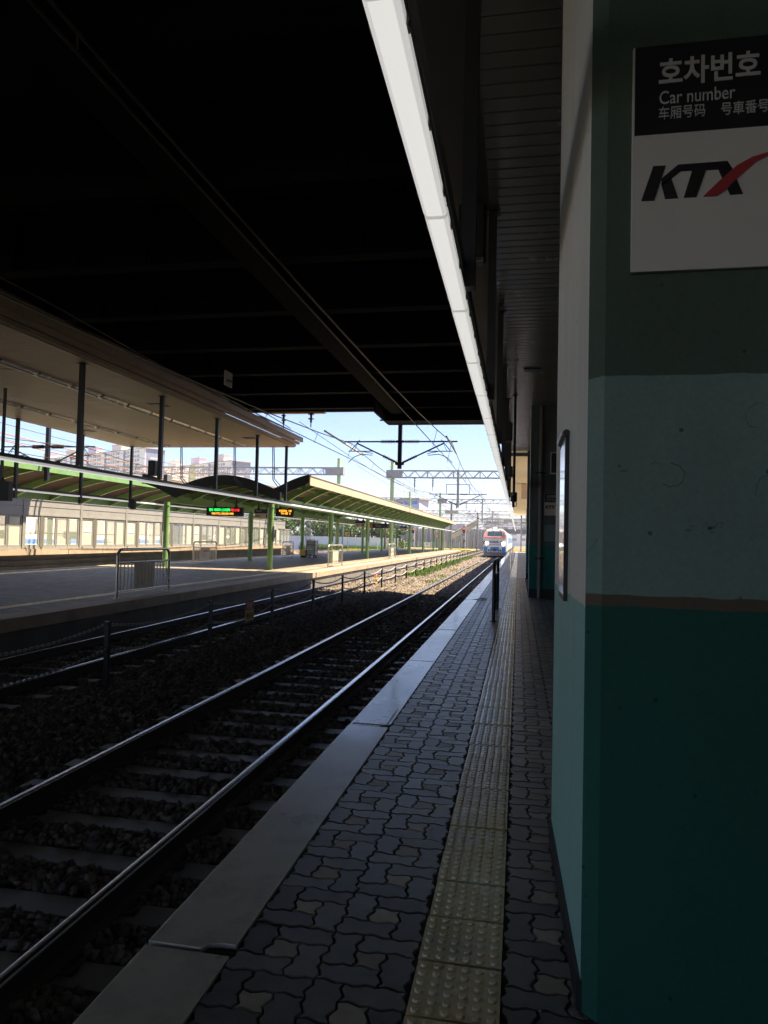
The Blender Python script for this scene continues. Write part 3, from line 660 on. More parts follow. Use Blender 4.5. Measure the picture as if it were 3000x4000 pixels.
# extra hanging post with camera
hp = thing('hanging_camera', 'dark camera and lamp on a slim pole hanging from the slatted ceiling', 'camera', (-.13, 18.5, 5.3))
b = MB(); b.cyl((-.13, 18.5, 2.72), (-.13, 18.5, 5.295), .035, 10); b.box(-.2, -.06, 18.43, 18.57, 5.285, 5.298); b.build('pole', 'black', hp)
b = MB(); b.cyl((-.13, 18.5, 2.55), (-.13, 18.5, 2.78), .085, 12); b.cyl((-.13, 18.4, 2.72), (-.13, 18.25, 2.66), .05, 10); b.build('housing', 'black', hp, smooth=True)
b = MB(); b.tube([(-.13, 18.5, 2.6), (-.06, 18.5, 2.5), (-.07, 18.5, 2.42), (-.13, 18.5, 2.42)], .012, 6); b.cyl((-.14, 18.5, 2.4), (-.14, 18.5, 2.56), .035, 10); b.build('lamp', 'black', hp)
def speaker(x, y, z, wx, wy, h, label, grp='loudspeakers'):
    t = thing('loudspeaker', label, 'loudspeaker', (x, y, z))
    b = MB(); b.box(x-wx/2, x+wx/2, y-wy/2, y+wy/2, z, z+h); b.build('cabinet', 'black', t, bevel=.02)
    b = MB(); b.box(x-wx*.42, x+wx*.42, y-wy/2-.012, y-wy/2-.001, z+.02, z+h-.02); b.build('grille', 'darksteel', t)
    b = MB(); b.tube([(x-wx*.4, y-wy*.3, z-.002), (x-wx*.4, y-wy*.3, z-.035), (x+wx*.4, y-wy*.3, z-.035), (x+wx*.4, y-wy*.3, z-.002)], .009, 6); b.build('bracket', 'galv', t)
speaker(-.57, 8.05, 4.72, .30, .26, .62, 'big black loudspeaker hung below the slatted ceiling, nearest one')
speaker(-.28, 17.0, 3.9, .22, .2, .42, 'black loudspeaker on a hanging post, above the far trunking')
speaker(-.27, 22.4, 3.52, .14, .16, .34, 'small black loudspeaker on the far hanging post by the platform end')

# crowd barriers: an inverted U of tube with bars and a panel
def barrier(y0, L, x, label, board=None, ms='steel', mp='steel_p'):
    t = thing('platform_barrier', label, 'barrier', (x, y0, 0)); r = .035
    b = MB(); pts = [(x, y0, 0), (x, y0, .95)]
    for i in range(1, 6): a = R(90)*i/6; pts.append((x, y0+.17*(1-math.cos(a)), .95+.17*math.sin(a)))
    pts += [(x, y0+.17, 1.12), (x, y0+L-.17, 1.12)]
    for i in range(1, 6): a = R(90)*i/6; pts.append((x, y0+L-.17+.17*math.sin(a), .95+.17*math.cos(a)))
    pts += [(x, y0+L, .95), (x, y0+L, 0)]
    b.tube(pts, r, 12); b.build('frame', ms, t, smooth=True)
    for z, nm in ((.82, 'upper_rail'), (.15, 'lower_rail')): b = MB(); b.cyl((x, y0+.03, z), (x, y0+L-.03, z), .022, 10); b.build(nm, ms, t, smooth=True)
    nb = 4; a0 = y0+L*.30; a1 = y0+L*.70
    for k in range(nb):
        for yy in (y0+.06+(a0-y0-.1)*(k+.5)/nb, a1+.04+(y0+L-a1-.1)*(k+.5)/nb):
            b = MB(); b.cyl((x, yy, .15), (x, yy, .82), .014, 8); b.build('bar', ms, t, smooth=True)
    if board is None:
        for k in range(6):
            yy = a0+(a1-a0)*(k+.5)/6; b = MB(); b.box(x-.012, x+.012, yy-(a1-a0)/14, yy+(a1-a0)/14, .16, .81); b.build('slat', mp, t)
    else:
        b = MB(); b.box(x-.015, x+.015, a0, a1, .16, .81); b.build('notice', mp, t)
    for yy in (y0, y0+L): b = MB(); b.cyl((x, yy, .0), (x, yy, .012), .075, 12); b.build('base_plate', ms, t)
    return t
barrier(14.95, 2.45, -9.05, 'steel tube barrier on the island platform edge, nearest, in the shade')
barrier(34.9, 2.9, -9.45, 'steel barrier with slats on the sunlit edge of the island platform')
barrier(52.7, 2.9, -9.55, 'small far steel barrier on the sunlit island platform edge')
bt = barrier(34.0, 2.8, -16.35, 'steel barrier holding a beige warning notice at the far edge of the island platform', 1)
text('△', .22, -16.33, 34.92, .56, 'orange', bt, name='warning_mark', facing='right')
text('열차접근주의', .12, -16.33, 35.14, .58, 'red', bt, facing='right', bold=.004, sx=1.0)
text('선로 안쪽으로 들어가지', .06, -16.33, 34.95, .42, 'gtxt', bt, facing='right')
text('마시기 바랍니다', .06, -16.33, 35.05, .33, 'gtxt', bt, facing='right')
barrier(48.2, 2.4, -16.4, 'steel barrier behind the luggage trolleys on the island platform')
barrier(13.75, 2.55, -.44, 'black looking steel barrier standing on the near platform, closest', None, 'steel_shade', 'steel_shade')  # same kind as the other barriers; its shade is painted in
barrier(36.8, 2.6, -.40, 'thin steel barrier on the near platform, second from the camera')
barrier(55.9, 2.6, -.40, 'farthest steel barrier on the near platform')

# ================================================================== ISLAND CANOPY
XA, XB = -11.0, -15.9          # the two column rows
def canopy_z(x):               # lower face of the roof
    if x > XA: t = (x-XA)/(1.65); return 3.42+.66*math.sin(min(1, t)*1.25)/math.sin(1.25)
    if x < XB: t = (XB-x)/(1.65); return 3.42+.66*math.sin(min(1, t)*1.25)/math.sin(1.25)
    t = (x-XB)/(XA-XB); return 3.42+.62*math.sin(math.pi*t)
XR, XL = -9.36, -17.55; CY0, CY1 = 31.0, 107.5
ca = thing('island_canopy', 'green steel canopy with curved ribs over the island platform, dark gable end', 'canopy', (-13.4, 69, 0))
xs = [XL+(XR-XL)*i/44 for i in range(45)]
b = MB()
b.prism([(x, canopy_z(x)+.06) for x in xs]+[(x, canopy_z(x)+.16) for x in xs[::-1]], 'y', CY0+.02, CY1)
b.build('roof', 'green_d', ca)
b = MB(); b.prism([(x, canopy_z(x)-.22 if XL+.01 < x < XR-.01 else canopy_z(x)-.05) for x in xs]+[(x, canopy_z(x)+.26) for x in xs[::-1]], 'y', CY0-.1, CY0); b.build('gable', mat('gable_dark_green', (.018, .024, .021), .6), ca)
for nm, x0, x1 in (('fascia', XR, XR+.06), ('fascia', XL-.06, XL)):
    b = MB(); b.box(x0, x1, CY0-.1, CY1+.05, 3.86, 4.28); b.box(min(x0, x1)-.03, max(x0, x1)+.03, CY0-.1, CY1+.05, 4.28, 4.31); b.build(nm, 'fascia', ca)
for x in (XA, XB):
    b = MB(); b.box(x-.11, x+.11, CY0, CY1, 2.98, 3.30, 0); b.box(x-.16, x+.16, CY0, CY1, 2.95, 2.98, 0); b.build('valley_beam', 'green', ca)
for x, r_ in ((XR-.5, .03), (-13.45, .04), (XA+.75, .03)):
    b = MB(); b.box(x-r_, x+r_, CY0, CY1, canopy_z(x)-.03, canopy_z(x)+.055); b.build('purlin', 'green', ca)
def rib(xa, xb, y):
    b = MB(); k = 10; X_ = [xa+(xb-xa)*i/k for i in range(k+1)]
    dep = lambda i: .30-.16*abs(i)/k
    lo = [(x, canopy_z(x)-dep(i)) for i, x in enumerate(X_)]; hi = [(x, canopy_z(x)+.05) for x in X_]
    b.prism(lo+hi[::-1], 'y', y-.012, y+.012, 0)
    for i in range(k):
        (x0, z0), (x1, z1) = lo[i], lo[i+1]; b.bar((x0, y, z0), (x1, y, z1), .12, .016, 1)
    return b
y = 32.6
while y < CY1:
    rib(XA, XR-.01, y).build('rib', ['green', 'green_l'], ca)
    rib(XA, -13.45, y).build('rib', ['green', 'green_l'], ca); y += 2.6
y = 32.6
while y < 62: rib(XB, -13.45, y).build('rib', ['green', 'green_l'], ca); rib(XB, XL+.01, y).build('rib', ['green', 'green_l'], ca); y += 2.6
for x, y0 in ((XA, 30.6), (XB, 30.2)):
    for i in range(8):
        yy = y0+10.5*i
        if yy > 106: continue
        b = MB(); b.cyl((x, yy, 0), (x, yy, 2.96), .13, 18); b.cyl((x, yy, 0), (x, yy, .03), .17, 18); b.cyl((x, yy, 2.8), (x, yy, 2.83), .15, 18); b.cyl((x, yy, 2.30), (x, yy, 2.34), .137, 18)
        o = b.build('column', 'green', ca, smooth=True)
        if x == XA:
            b = MB(); b.box(x+.125, x+.14, yy-.07, yy+.07, 1.25, 1.95); b.build('plaque', 'darksteel', o)
        b = MB(); b.box(x-.17, x-.132, yy-.03, yy+.03, 1.6, 2.8); b.build('cable_cover', 'white', o)
b = MB(); b.box(-14.1, -13.95, 33, 33.4, 4.2, 4.45); b.box(-16.5, -16.3, 30.9, 31.3, 4.0, 4.3); b.build('vent_cap', 'galv_d', ca)

trunking('long white lighting trunking over the track side of the island platform', -9.75, 3.0, 110, 2.86, .16, 1.4, [(-9.7, 10.65+3.65*i, 3.0) for i in range(5)]+[(-9.65, 28.5, 3.0)], 5.3, clips=False, post_r=.05)
trunking('second white lighting trunking over the far side of the island platform', -16.85, 8.0, 110, 2.86, .14, 1.4, [(-16.8, 14+3.65*i, 2.6) for i in range(4)]+[(-16.7, 28.4, 2.6)], 5.3, clips=False, post_r=.05)
for i, (x, y, z, lab) in enumerate(((-9.95, 18.02, 3.1, 'black loudspeaker on a hanging post under the beige soffit'), (-9.95, 28.5, 2.95, 'black loudspeaker beside the canopy gable post'), (-16.55, 28.4, 2.55, 'black loudspeaker at the far row of hanging posts'))):
    speaker(x, y, z, .2, .2, .42, lab)
for k, (x, y) in enumerate(((-14.5, 28.6), (-12.0, 28.5), (-10.3, 28.6))):
    t = thing('hanging_cable', ['pair of black cables drooping from the soffit end, leftmost', 'pair of black cables drooping from the soffit end, middle pair', 'pair of black cables drooping from the soffit end, rightmost'][k], 'cable', (x, y, 5.28))
    q = MB(); q.tube([(x, y, 5.28), (x+.02, y, 4.6), (x+.03, y+.05, 3.9), (x+.2, y+.2, 3.62), (x+.6, y+.5, 3.6)], .022, 6); q.build('strand', 'black', t)
    q = MB(); q.tube([(x+.06, y, 5.28), (x+.1, y, 4.5), (x+.09, y+.05, 3.95), (x+.3, y+.3, 3.65)], .018, 6); q.build('strand', 'black', t)
q = MB()
for k, (za, dz) in enumerate(((5.85, .05), (5.95, -.04), (6.1, .08))):
    pts = [(-9.3-.1*k, yy, za+dz*math.sin(yy*.5+k)) for yy in np.linspace(4, 28.5, 26)]; q.tube(pts, .016, 6)
tag(q.build('cable_run', 'wire', loc=(-9.3, 16, 5.9)), 'grey cables running along the top of the soffit cornice', 'cable')

# hanging boards
def board(x0, x1, y, z0, z1, ztop, label, nm='led_board', body='black'):
    t = thing(nm, label, 'display board' if nm == 'led_board' else 'sign', ((x0+x1)/2, y, z0))
    b = MB(); b.box(x0, x1, y, y+.18, z0, z1); b.build('case', body, t, bevel=.008)
    for f in (.22, .8):
        xx = x0+(x1-x0)*f; b = MB(); b.box(xx-.03, xx+.03, y+.06, y+.12, z1, ztop); b.prism([(xx-.1, z1), (xx+.1, z1), (xx+.03, z1+.1), (xx-.03, z1+.1)], 'y', y+.05, y+.13); b.build('hanger', 'darksteel', t)
    return t
t = board(-14.56, -12.72, 31.5, 2.41, 2.82, 3.2, 'LED board showing green, red and amber lines, hung by two hangers')
text('철도 대테러 신고전화', .145, -14.42, 31.492, 2.64, 'led_g', t, bold=.004, sx=.83)
text('국1.112', .145, -13.33, 31.492, 2.64, 'led_r', t, bold=.004, sx=.95)
text('1588-7722, 080-850-4982', .13, -14.31, 31.492, 2.475, 'led_a', t, bold=.003, sx=.83)
t = board(-13.40, -12.38, 38.0, 2.62, 3.05, 3.2, 'LED board with amber lines partly hidden behind the first green column')
text('무궁화호  7호', .14, -13.22, 37.992, 2.88, 'led_a', t, bold=.004, sx=.95)
text('TX 4량  2', .14, -13.1, 37.992, 2.74, 'led_a', t, bold=.004, sx=1.0)
t = board(-14.5, -13.06, 16.3, 2.27, 2.78, 5.25, 'dark board edge hanging at the left end of the island platform')
def kt_sign(x0, x1, y, z0, z1, num, label):
    t = board(x0, x1, y, z0, z1, 3.2, label, 'car_number_sign', 'white_d'); h = z1-z0; zm = z0+h*.55; s = h/.46
    b = MB(); b.box(x0-.004, x1+.004, y-.006, y+.1, zm, z1+.004); b.build('header', 'sign_navy', t)
    text('호차번호', .085*s, x0+.08*s, y-.008, zm+.09*s, 'grey_txt', t)
    logo(x0+.06*s, y-.001, z0+.08*s, .75*s, t)
    b = MB(); b.cyl((x1-.16*s, y-.008, z0+.125*s), (x1-.16*s, y-.001, z0+.125*s), .085*s, 24); b.build('number_disc', 'sign_blk', t)
    text(num, .13*s, x1-.16*s, y-.010, z0+.08*s, 'white_d', t, align='CENTER', bold=.004)
kt_sign(-13.50, -12.62, 35.0, 2.41, 2.88, '3', 'hanging car number sign reading 3, left of the first green column')
kt_sign(-13.9, -13.04, 60.0, 2.49, 3.03, '2', 'hanging car number sign reading 2, farther along the island platform')
kt_sign(-13.24, -12.5, 80.0, 2.50, 2.95, '1', 'hanging car number sign reading 1, farthest under the canopy')
t = board(-13.95, -11.92, 66.0, 2.50, 2.90, 3.2, 'long navy platform direction sign with an orange square under the canopy', 'direction_sign', 'sign_navy')
b = MB(); b.box(-13.93, -13.62, 65.992, 65.999, 2.52, 2.88); b.build('orange_square', 'orange', t)
text('타는곳', .2, -13.3, 65.99, 2.63, 'grey_txt', t); text('6', .3, -12.15, 65.99, 2.6, 'white_d', t)

# luggage trolleys on the island platform
def trolley(x, y, wd, h, label, m, m2):
    t = thing('luggage_trolley', label, 'trolley', (x, y, 0))
    b = MB(); b.box(x-wd/2, x+wd/2, y, y+.7, .16, .24); b.build('deck', 'black', t)
    b = MB()
    for sx in (-1, 1): b.cyl((x+sx*(wd/2-.02), y, .2), (x+sx*(wd/2-.02), y, h), .025, 8); b.cyl((x+sx*(wd/2-.02), y+.68, .2), (x+sx*(wd/2-.02), y+.68, h), .025, 8)
    for z in [.2+(h-.2)*i/3 for i in range(1, 4)]: b.cyl((x-wd/2, y, z), (x+wd/2, y, z), .022, 8)
    b.build('frame', 'black', t)
    for i in range(3):
        z0 = .27+(h-.27)*i/3; b = MB(); b.box(x-wd/2+.04, x+wd/2-.04, y+.01, y+.66, z0, z0+(h-.27)/3-.05); b.build('box', m if i else m2, t, bevel=.015)
    for sx in (-1, 1):
        for yy in (y+.1, y+.58): b = MB(); b.cyl((x+sx*(wd/2-.12)-.03, yy, .08), (x+sx*(wd/2-.12)+.03, yy, .08), .08, 12); b.build('wheel', 'black', t, smooth=True)
trolley(-14.75, 49.6, .66, 1.30, 'grey three-tier luggage trolley beside the far green columns', 'galv', 'galv')
t = thing('luggage_trolley', 'yellow luggage trolley with a tall handle left of the grey trolley', 'trolley', (-15.35, 49.7, 0))
b = MB(); b.box(-15.55, -15.15, 49.6, 50.2, .16, .58); b.build('box', 'yellow', t, bevel=.02)
b = MB(); b.tube([(-15.6, 49.7, .2), (-15.6, 49.7, 1.1), (-15.6, 50.1, 1.1), (-15.6, 50.1, .2)], .022, 8); b.build('handle', 'black', t)
for yy in (49.7, 50.1): b = MB(); b.cyl((-15.5, yy, .08), (-15.2, yy, .08), .08, 12); b.build('wheel', 'black', t)
t = thing('roll_cage', 'pale wire roll cage right of the grey luggage trolley', 'roll cage', (-14.1, 49.8, 0)); b = MB()
for i in range(7): xx = -14.38+.09*i; b.cyl((xx, 49.7, .12), (xx, 49.7, 1.0), .012, 6)
for z in (.12, .55, 1.0): b.cyl((-14.4, 49.7, z), (-13.82, 49.7, z), .016, 6)
b.build('side_panel', 'steel_p', t); b = MB(); b.box(-14.4, -13.82, 49.71, 50.3, .12, .17); b.build('deck', 'galv', t)
for xx in (-14.35, -13.88): b = MB(); b.cyl((xx-.02, 49.8, .06), (xx+.02, 49.8, .06), .06, 10); b.build('wheel', 'black', t)

# chain fence between the tracks
posts = []
for i in range(22):
    y = 9.72+3.62*i; t = MB(); zb, zt = -.72, .20+random.uniform(-.02, .03); x = -6.0
    t.box(x-.033, x+.033, y-.033, y+.033, zb, zt); t.box(x-.04, x+.04, y-.04, y+.04, zt, zt+.012)
    o = t.build('chain_post', 'black', loc=(x, y, zb)); o.rotation_euler = (R(random.uniform(-1.2, 1.2)), R(random.uniform(-1.2, 1.2)), 0)
    tag(o, 'black square post of the chain fence between the two tracks', 'post', 'chain fence posts between the tracks'); posts.append((x, y, zt))
def chain(p, q, sag, links):
    p = Vector(p); q = Vector(q); n = 14; P = [p.lerp(q, i/n)-Vector((0, 0, sag*4*(i/n)*(1-i/n))) for i in range(n+1)]; b = MB()
    if links:
        L = (q-p).length; k = int(L/.055)
        for i in range(k):
            f = (i+.5)/k; c_ = p.lerp(q, f)-Vector((0, 0, sag*4*f*(1-f))); d = (q-p).normalized(); d = (d-Vector((0, 0, sag*4*(1-2*f)/L))).normalized()
            s = Vector((1, 0, 0)) if i % 2 else d.cross(Vector((1, 0, 0))).normalized()
            b.tube([c_+d*.034*math.cos(a)+s*.018*math.sin(a) for a in [2*math.pi*j/8 for j in range(8)]], .0065, 5, i % 2, closed=True)
    else:
        for i in range(n): b.cyl(P[i], P[i+1], .013, 6, i % 2)
    return b
for i in range(len(posts)-1):
    for dz in (-.04, -.42):
        p, q = posts[i], posts[i+1]
        o = chain((p[0], p[1], p[2]+dz), (q[0], q[1], q[2]+dz), .13, i < 5).build('chain', ['ribbon', 'galv_d' if i < 5 else 'ribbon'], loc=((p[0]+q[0])/2, (p[1]+q[1])/2, p[2]+dz))
        tag(o, 'pale plastic chain sagging between two black posts of the track fence', 'chain', 'fence chains between the tracks')
for j, x in enumerate((9.72-3.62,)):
    for dz in (.16, -.22):
        o = chain((-6, x, dz), (-6, 9.72, dz), .13, True).build('chain', ['ribbon', 'galv_d'], loc=(-6, x, dz)); tag(o, 'pale plastic chain sagging between two black posts of the track fence', 'chain', 'fence chains between the tracks')
def warn(y, label, w=.5):
    t = thing('warning_sign', label, 'warning sign', (-5.98, y, -.4))
    z0, z1, zm = -.42, .02, -.17
    b = MB(); b.box(-5.99, -5.975, y, y+w, zm, z1); b.build('red_plate', 'red', t); b = MB(); b.box(-5.99, -5.975, y, y+w, z0, zm); b.build('yellow_plate', 'amber_board', t)
    text('위험', .15, -5.973, y+.05, -.14, 'white_d', t, facing='right', sx=1.2*w/.5); text('횡단금지', .13, -5.973, y+.03, -.35, 'sign_blk', t, facing='right', bold=.004, sx=.86*w/.5)
warn(15.14, 'red and yellow no crossing sign hung on the fence chains, nearest')
warn(29.9, 'second red and yellow sign on the fence chains', .42); warn(52.0, 'third, tiny red and yellow sign far along the fence chains', .42)

# ================================================================== SCREEN DOOR WALL OF THE SUBWAY PLATFORM
ps = thing('platform_screen_wall', 'beige metal platform screen door wall with glass panels along the subway platform', 'screen wall', (-22.3, 46, .64))
XP = -22.32
b = MB()
for (za, zb, d) in ((2.22, 2.32, 0), (2.32, 2.63, .015), (2.64, 2.94, .0)): b.box(XP-.16, XP+.06-d, -10, 66, za, zb)
b.box(XP-.2, XP+.09, -10, 66, 2.94, 2.97); b.build('header', 'alu_h', ps)
b = MB(); b.box(XP-.06, XP+.05, -10, 66, .645, .72); b.build('sill', 'alu', ps)
y = 28.9-4.32*4; k = 0
while y < 65:
    b = MB(); b.box(XP-.12, XP+.075, y-.09, y+.09, .645, 2.95); b.build('post', 'alu', ps)
    b = MB(); b.box(XP-.10, XP+.045, y+1.15, y+1.42, .645, 2.22); b.build('jamb', 'alu_d', ps)
    for (a0, a1, fr) in ((.10, 1.13, k % 3 != 1), (1.44, 2.37, False), (2.40, 3.30, False), (3.33, 4.20, k % 2 == 1)):
        b = MB(); f = .075; ya, yb = y+a0, y+a1
        b.box(XP-.03, XP+.03, ya, ya+f, .72, 2.22); b.box(XP-.03, XP+.03, yb-f, yb, .72, 2.22); b.box(XP-.03, XP+.03, ya+f, yb-f, .72, .84); b.box(XP-.03, XP+.03, ya+f, yb-f, 2.13, 2.22)
        d = b.build('door_panel', 'alu', ps)
        b = MB(); b.box(XP-.006, XP+.006, ya+f, yb-f, .84, 2.13); b.build('pane', 'glass_f' if fr else 'glass', d)
        if fr and a0 < 1 and 24 < y < 50:
            b = MB(); b.box(XP+.008, XP+.014, ya+.2, yb-.2, 1.52, 1.72, 0); b.box(XP+.008, XP+.0145, ya+.2, yb-.2, 1.49, 1.52, 1); b.box(XP+.008, XP+.014, ya+.12, yb-.12, 1.80, 1.84, 0)
            for yy in np.linspace(ya+.3, yb-.3, 3): b.box(XP+.0142, XP+.016, yy-.03, yy+.03, 1.58, 1.66, 2)
            b.build('route_poster', ['white', 'blue', 'gtxt'], d)
    b = MB(); b.prism([(XP+.04, .66), (XP+.04, .74), (XP+.16, .66)], 'y', y+1.2, y+1.24); b.prism([(XP+.04, .66), (XP+.04, .74), (XP+.16, .66)], 'y', y+.12, y+.16); b.build('foot_bracket', 'darksteel', ps)
    y += 4.32; k += 1
q = MB(); q.box(-22.33, -22.2, 61.6, 63.2, 1.35, 1.75); tag(q.build('info_screen', 'black', loc=(-22.25, 62.4, 1.35)), 'black screen on the far end of the screen door wall', 'screen')
q = MB(); q.box(-22.3, -22.05, 62.2, 63.4, 2.1, 2.45); tag(q.build('equipment_box', 'galv', loc=(-22.2, 62.8, 2.1)), 'grey box above the black screen at the end of the screen door wall', 'equipment box')
# what stands behind the glass
q = thing('subway_train', 'white subway train with a blue stripe behind the glass of the screen doors', 'train', (-32, 45, -.4))
b = MB(); b.box(-34, -31.2, 22, 66, -.2, 3.3, 0); b.build('body', 'white', q); b = MB(); b.box(-31.199, -31.18, 22, 66, .55, .95); b.build('stripe', 'blue', q)
for i in range(14): b = MB(); b.box(-31.199, -31.17, 23+3.1*i, 24.6+3.1*i, 1.35, 2.3); b.build('window', 'win', q)
for i in range(8): b = MB(); b.box(-31.198, -31.175, 25.2+6.2*i, 26.4+6.2*i, .62, 2.5); b.build('door', 'galv', q)
for i, (y, m, lab) in enumerate(((30.55, 'orange', 'orange advertising pillar behind the screen doors, left'), (47.5, 'blue', 'blue vending cabinet behind the screen doors'))):
    t = MB(); t.box(-24.6, -24.2, y, y+.35 if i == 0 else y+1.0, .64, 2.2); tag(t.build('advert_pillar', m, loc=(-24.4, y, .64)), lab, 'cabinet')
for i in range(5):
    y = 32.2+6.0*i; t = thing('bench', ['green bench behind the glass, nearest', 'second green bench behind the glass', 'third green bench behind the glass', 'fourth green bench behind the glass', 'last green bench behind the glass'][i], 'bench', (-26.5, y, .64))
    b = MB(); b.box(-26.7, -26.3, y, y+2.2, 1.05, 1.10); b.build('seat', 'green_l', t); b = MB(); b.box(-26.75, -26.7, y, y+2.2, 1.1, 1.5); b.build('backrest', 'green_l', t)
    for yy in (y+.1, y+2.05): b = MB(); b.box(-26.65, -26.35, yy, yy+.06, .64, 1.05); b.build('leg', 'galv', t)
b = MB(); b.box(-25.4, -25.36, 20, 64, 1.34, 1.39); tag(b.build('handrail', 'red', loc=(-25.4, 40, 1.34)), 'red rail seen through the screen door glass', 'rail')
# canopy of the subway platform
sc2 = thing('subway_canopy', 'green canopy with curved ribs behind and above the screen door wall', 'canopy', (-26, 40, .64))
def sz(x): t = abs(x+26)/3.6; return 3.55+.95*math.sin(min(1, t)*1.3)/math.sin(1.3)
xs2 = [-26.1+3.7*i/30 for i in range(31)]
b = MB(); b.prism([(x, sz(x)+.06) for x in xs2]+[(x, sz(x)+.14) for x in xs2[::-1]], 'y', 12, 64); b.build('roof', 'green_d', sc2)
b = MB(); b.box(-26.12, -25.88, 12, 64, 3.12, 3.6); b.build('main_beam', 'green', sc2)
for x in (-22.42,): b = MB(); b.box(x-.03, x+.03, 12, 64, 4.35, 4.75); b.build('fascia', 'green', sc2)
y = 14.6
while y < 64:
    for s in (1,):
        b = MB(); k = 8; X_ = [-26+s*3.55*i/k for i in range(k+1)]; lo = [(x, sz(x)-.40+.2*i/k) for i, x in enumerate(X_)]; hi = [(x, sz(x)+.05) for x in X_]
        b.prism(lo+hi[::-1], 'y', y-.012, y+.012, 0)
        for i in range(k): b.bar((lo[i][0], y, lo[i][1]), (lo[i+1][0], y, lo[i+1][1]), .12, .016, 1)
        b.build('rib', ['green', 'green_l'], sc2)
    y += 3.0
for y in (17.9, 26.9, 35.9, 44.9, 53.9): b = MB(); b.cyl((-26, y, .64), (-26, y, 3.12), .16, 16); b.build('column', 'green_l', sc2, smooth=True)

b = MB()
for i in range(46):
    x = random.choice([random.uniform(-.97, -.36), random.uniform(-.02, .17), random.uniform(-1.3, -1.03)]); y = random.uniform(1.9, 9); rr = random.uniform(.003, .009)
    b.prism([(x+rr*random.uniform(.7, 1.2)*math.cos(a), y+rr*random.uniform(.7, 1.2)*math.sin(a)) for a in np.linspace(0, 2*math.pi, 8)[:-1]], 'z', .0015, .0032)
o = b.build('gum_spots', mat('gum_pale', (.34, .33, .31), .8)); o['kind'] = 'stuff'; o['label'] = 'pale specks of old gum trodden into the near platform paving'; o['category'] = 'gum'
b = MB(); P = [(-1.03, 18.45), (-.98, 18.36), (-.90, 18.42), (-.80, 18.38), (-.74, 18.5), (-.82, 18.62), (-.93, 18.6), (-1.0, 18.7)]
b.v = [(x, y, .012+.03*((i*5) % 3)/3) for i, (x, y) in enumerate(P)]+[(-.9, 18.5, .06)]; b.f = [(i, (i+1) % 8, 8) for i in range(8)]; b.m = [0]*8
tag(b.build('paper_litter', 'white', loc=(-.9, 18.5, .01)), 'crumpled white paper litter by the broken edge slab of the near platform', 'litter')
# ================================================================== OVERHEAD LINE
def cantilever(b, x, y, zt, s, reach=2.35):
    """arms of one side of a drop mast; zt = height of the horizontal tube"""
    xe = x+s*reach; zl = zt-.98
    b.cyl((x, y, zt), (xe+s*.15, y, zt), .036, 8, 0); b.stack((x+s*.22, y, zt), (x+s*.85, y, zt), .10, .045, 9, 1)
    xd = x+s*(reach-.45); b.cyl((x, y, zl), (xd, y, zt-.08), .034, 8, 0)
    f = lambda t: (x+(xd-x)*t, y, zl+(zt-.08-zl)*t)
    b.stack(f(.08), f(.40), .095, .042, 8, 1)
    b.cyl(f(.62), (x+s*(reach-.05), y, zt-.42), .022, 6, 0); b.cyl(f(1), (x+s*(reach-.3), y, zt-.42), .012, 6, 0)
    b.cyl((x+s*(reach-.55), y, zt+.08), (x+s*(reach-.15), y, zt-.40), .02, 6, 0)
    xs_ = x+s*(reach-.9); b.tube([(xs_+s*.2, y, zt-.44), (xs_-s*.25, y, zt-.52), (xs_-s*.22, y, zt-.60), (xs_+s*.25, y, zt-.55), (xs_+s*.6, y, zt-.68), (x+s*(reach-.05), y, zt-.92)], .018, 6, 0)
def drop_mast(x, y, z0, z1, zt, label, m='darksteel', sides=(1, -1), r=.085):
    t = thing('drop_mast', label, 'overhead line mast', (x, y, z1))
    b = MB(); b.box(x-r, x+r, y-r, y+r, z0, z1); b.build('mast_tube', m, t)
    for s in sides:
        b = MB(); cantilever(b, x, y, zt, s); b.build('cantilever', [m, 'ins'], t, smooth=True)
        for zz in (zt, zt-.98): b = MB(); b.box(x+s*r-.01, x+s*r+s*.1 if s > 0 else x+s*r+.01, y-.05, y+.05, zz-.05, zz+.05) if s > 0 else b.box(x-r-.1, x-r+.01, y-.05, y+.05, zz-.05, zz+.05); b.build('clamp', m, t)
drop_mast(-5.13, 30.4, 4.57, 6.75, 5.76, 'black drop mast with two insulated arms hanging from the bridge end')
drop_mast(-22.3, 30.4, 3.9, 6.75, 5.55, 'dark drop mast with two arms left of the beige soffit, above the subway track')
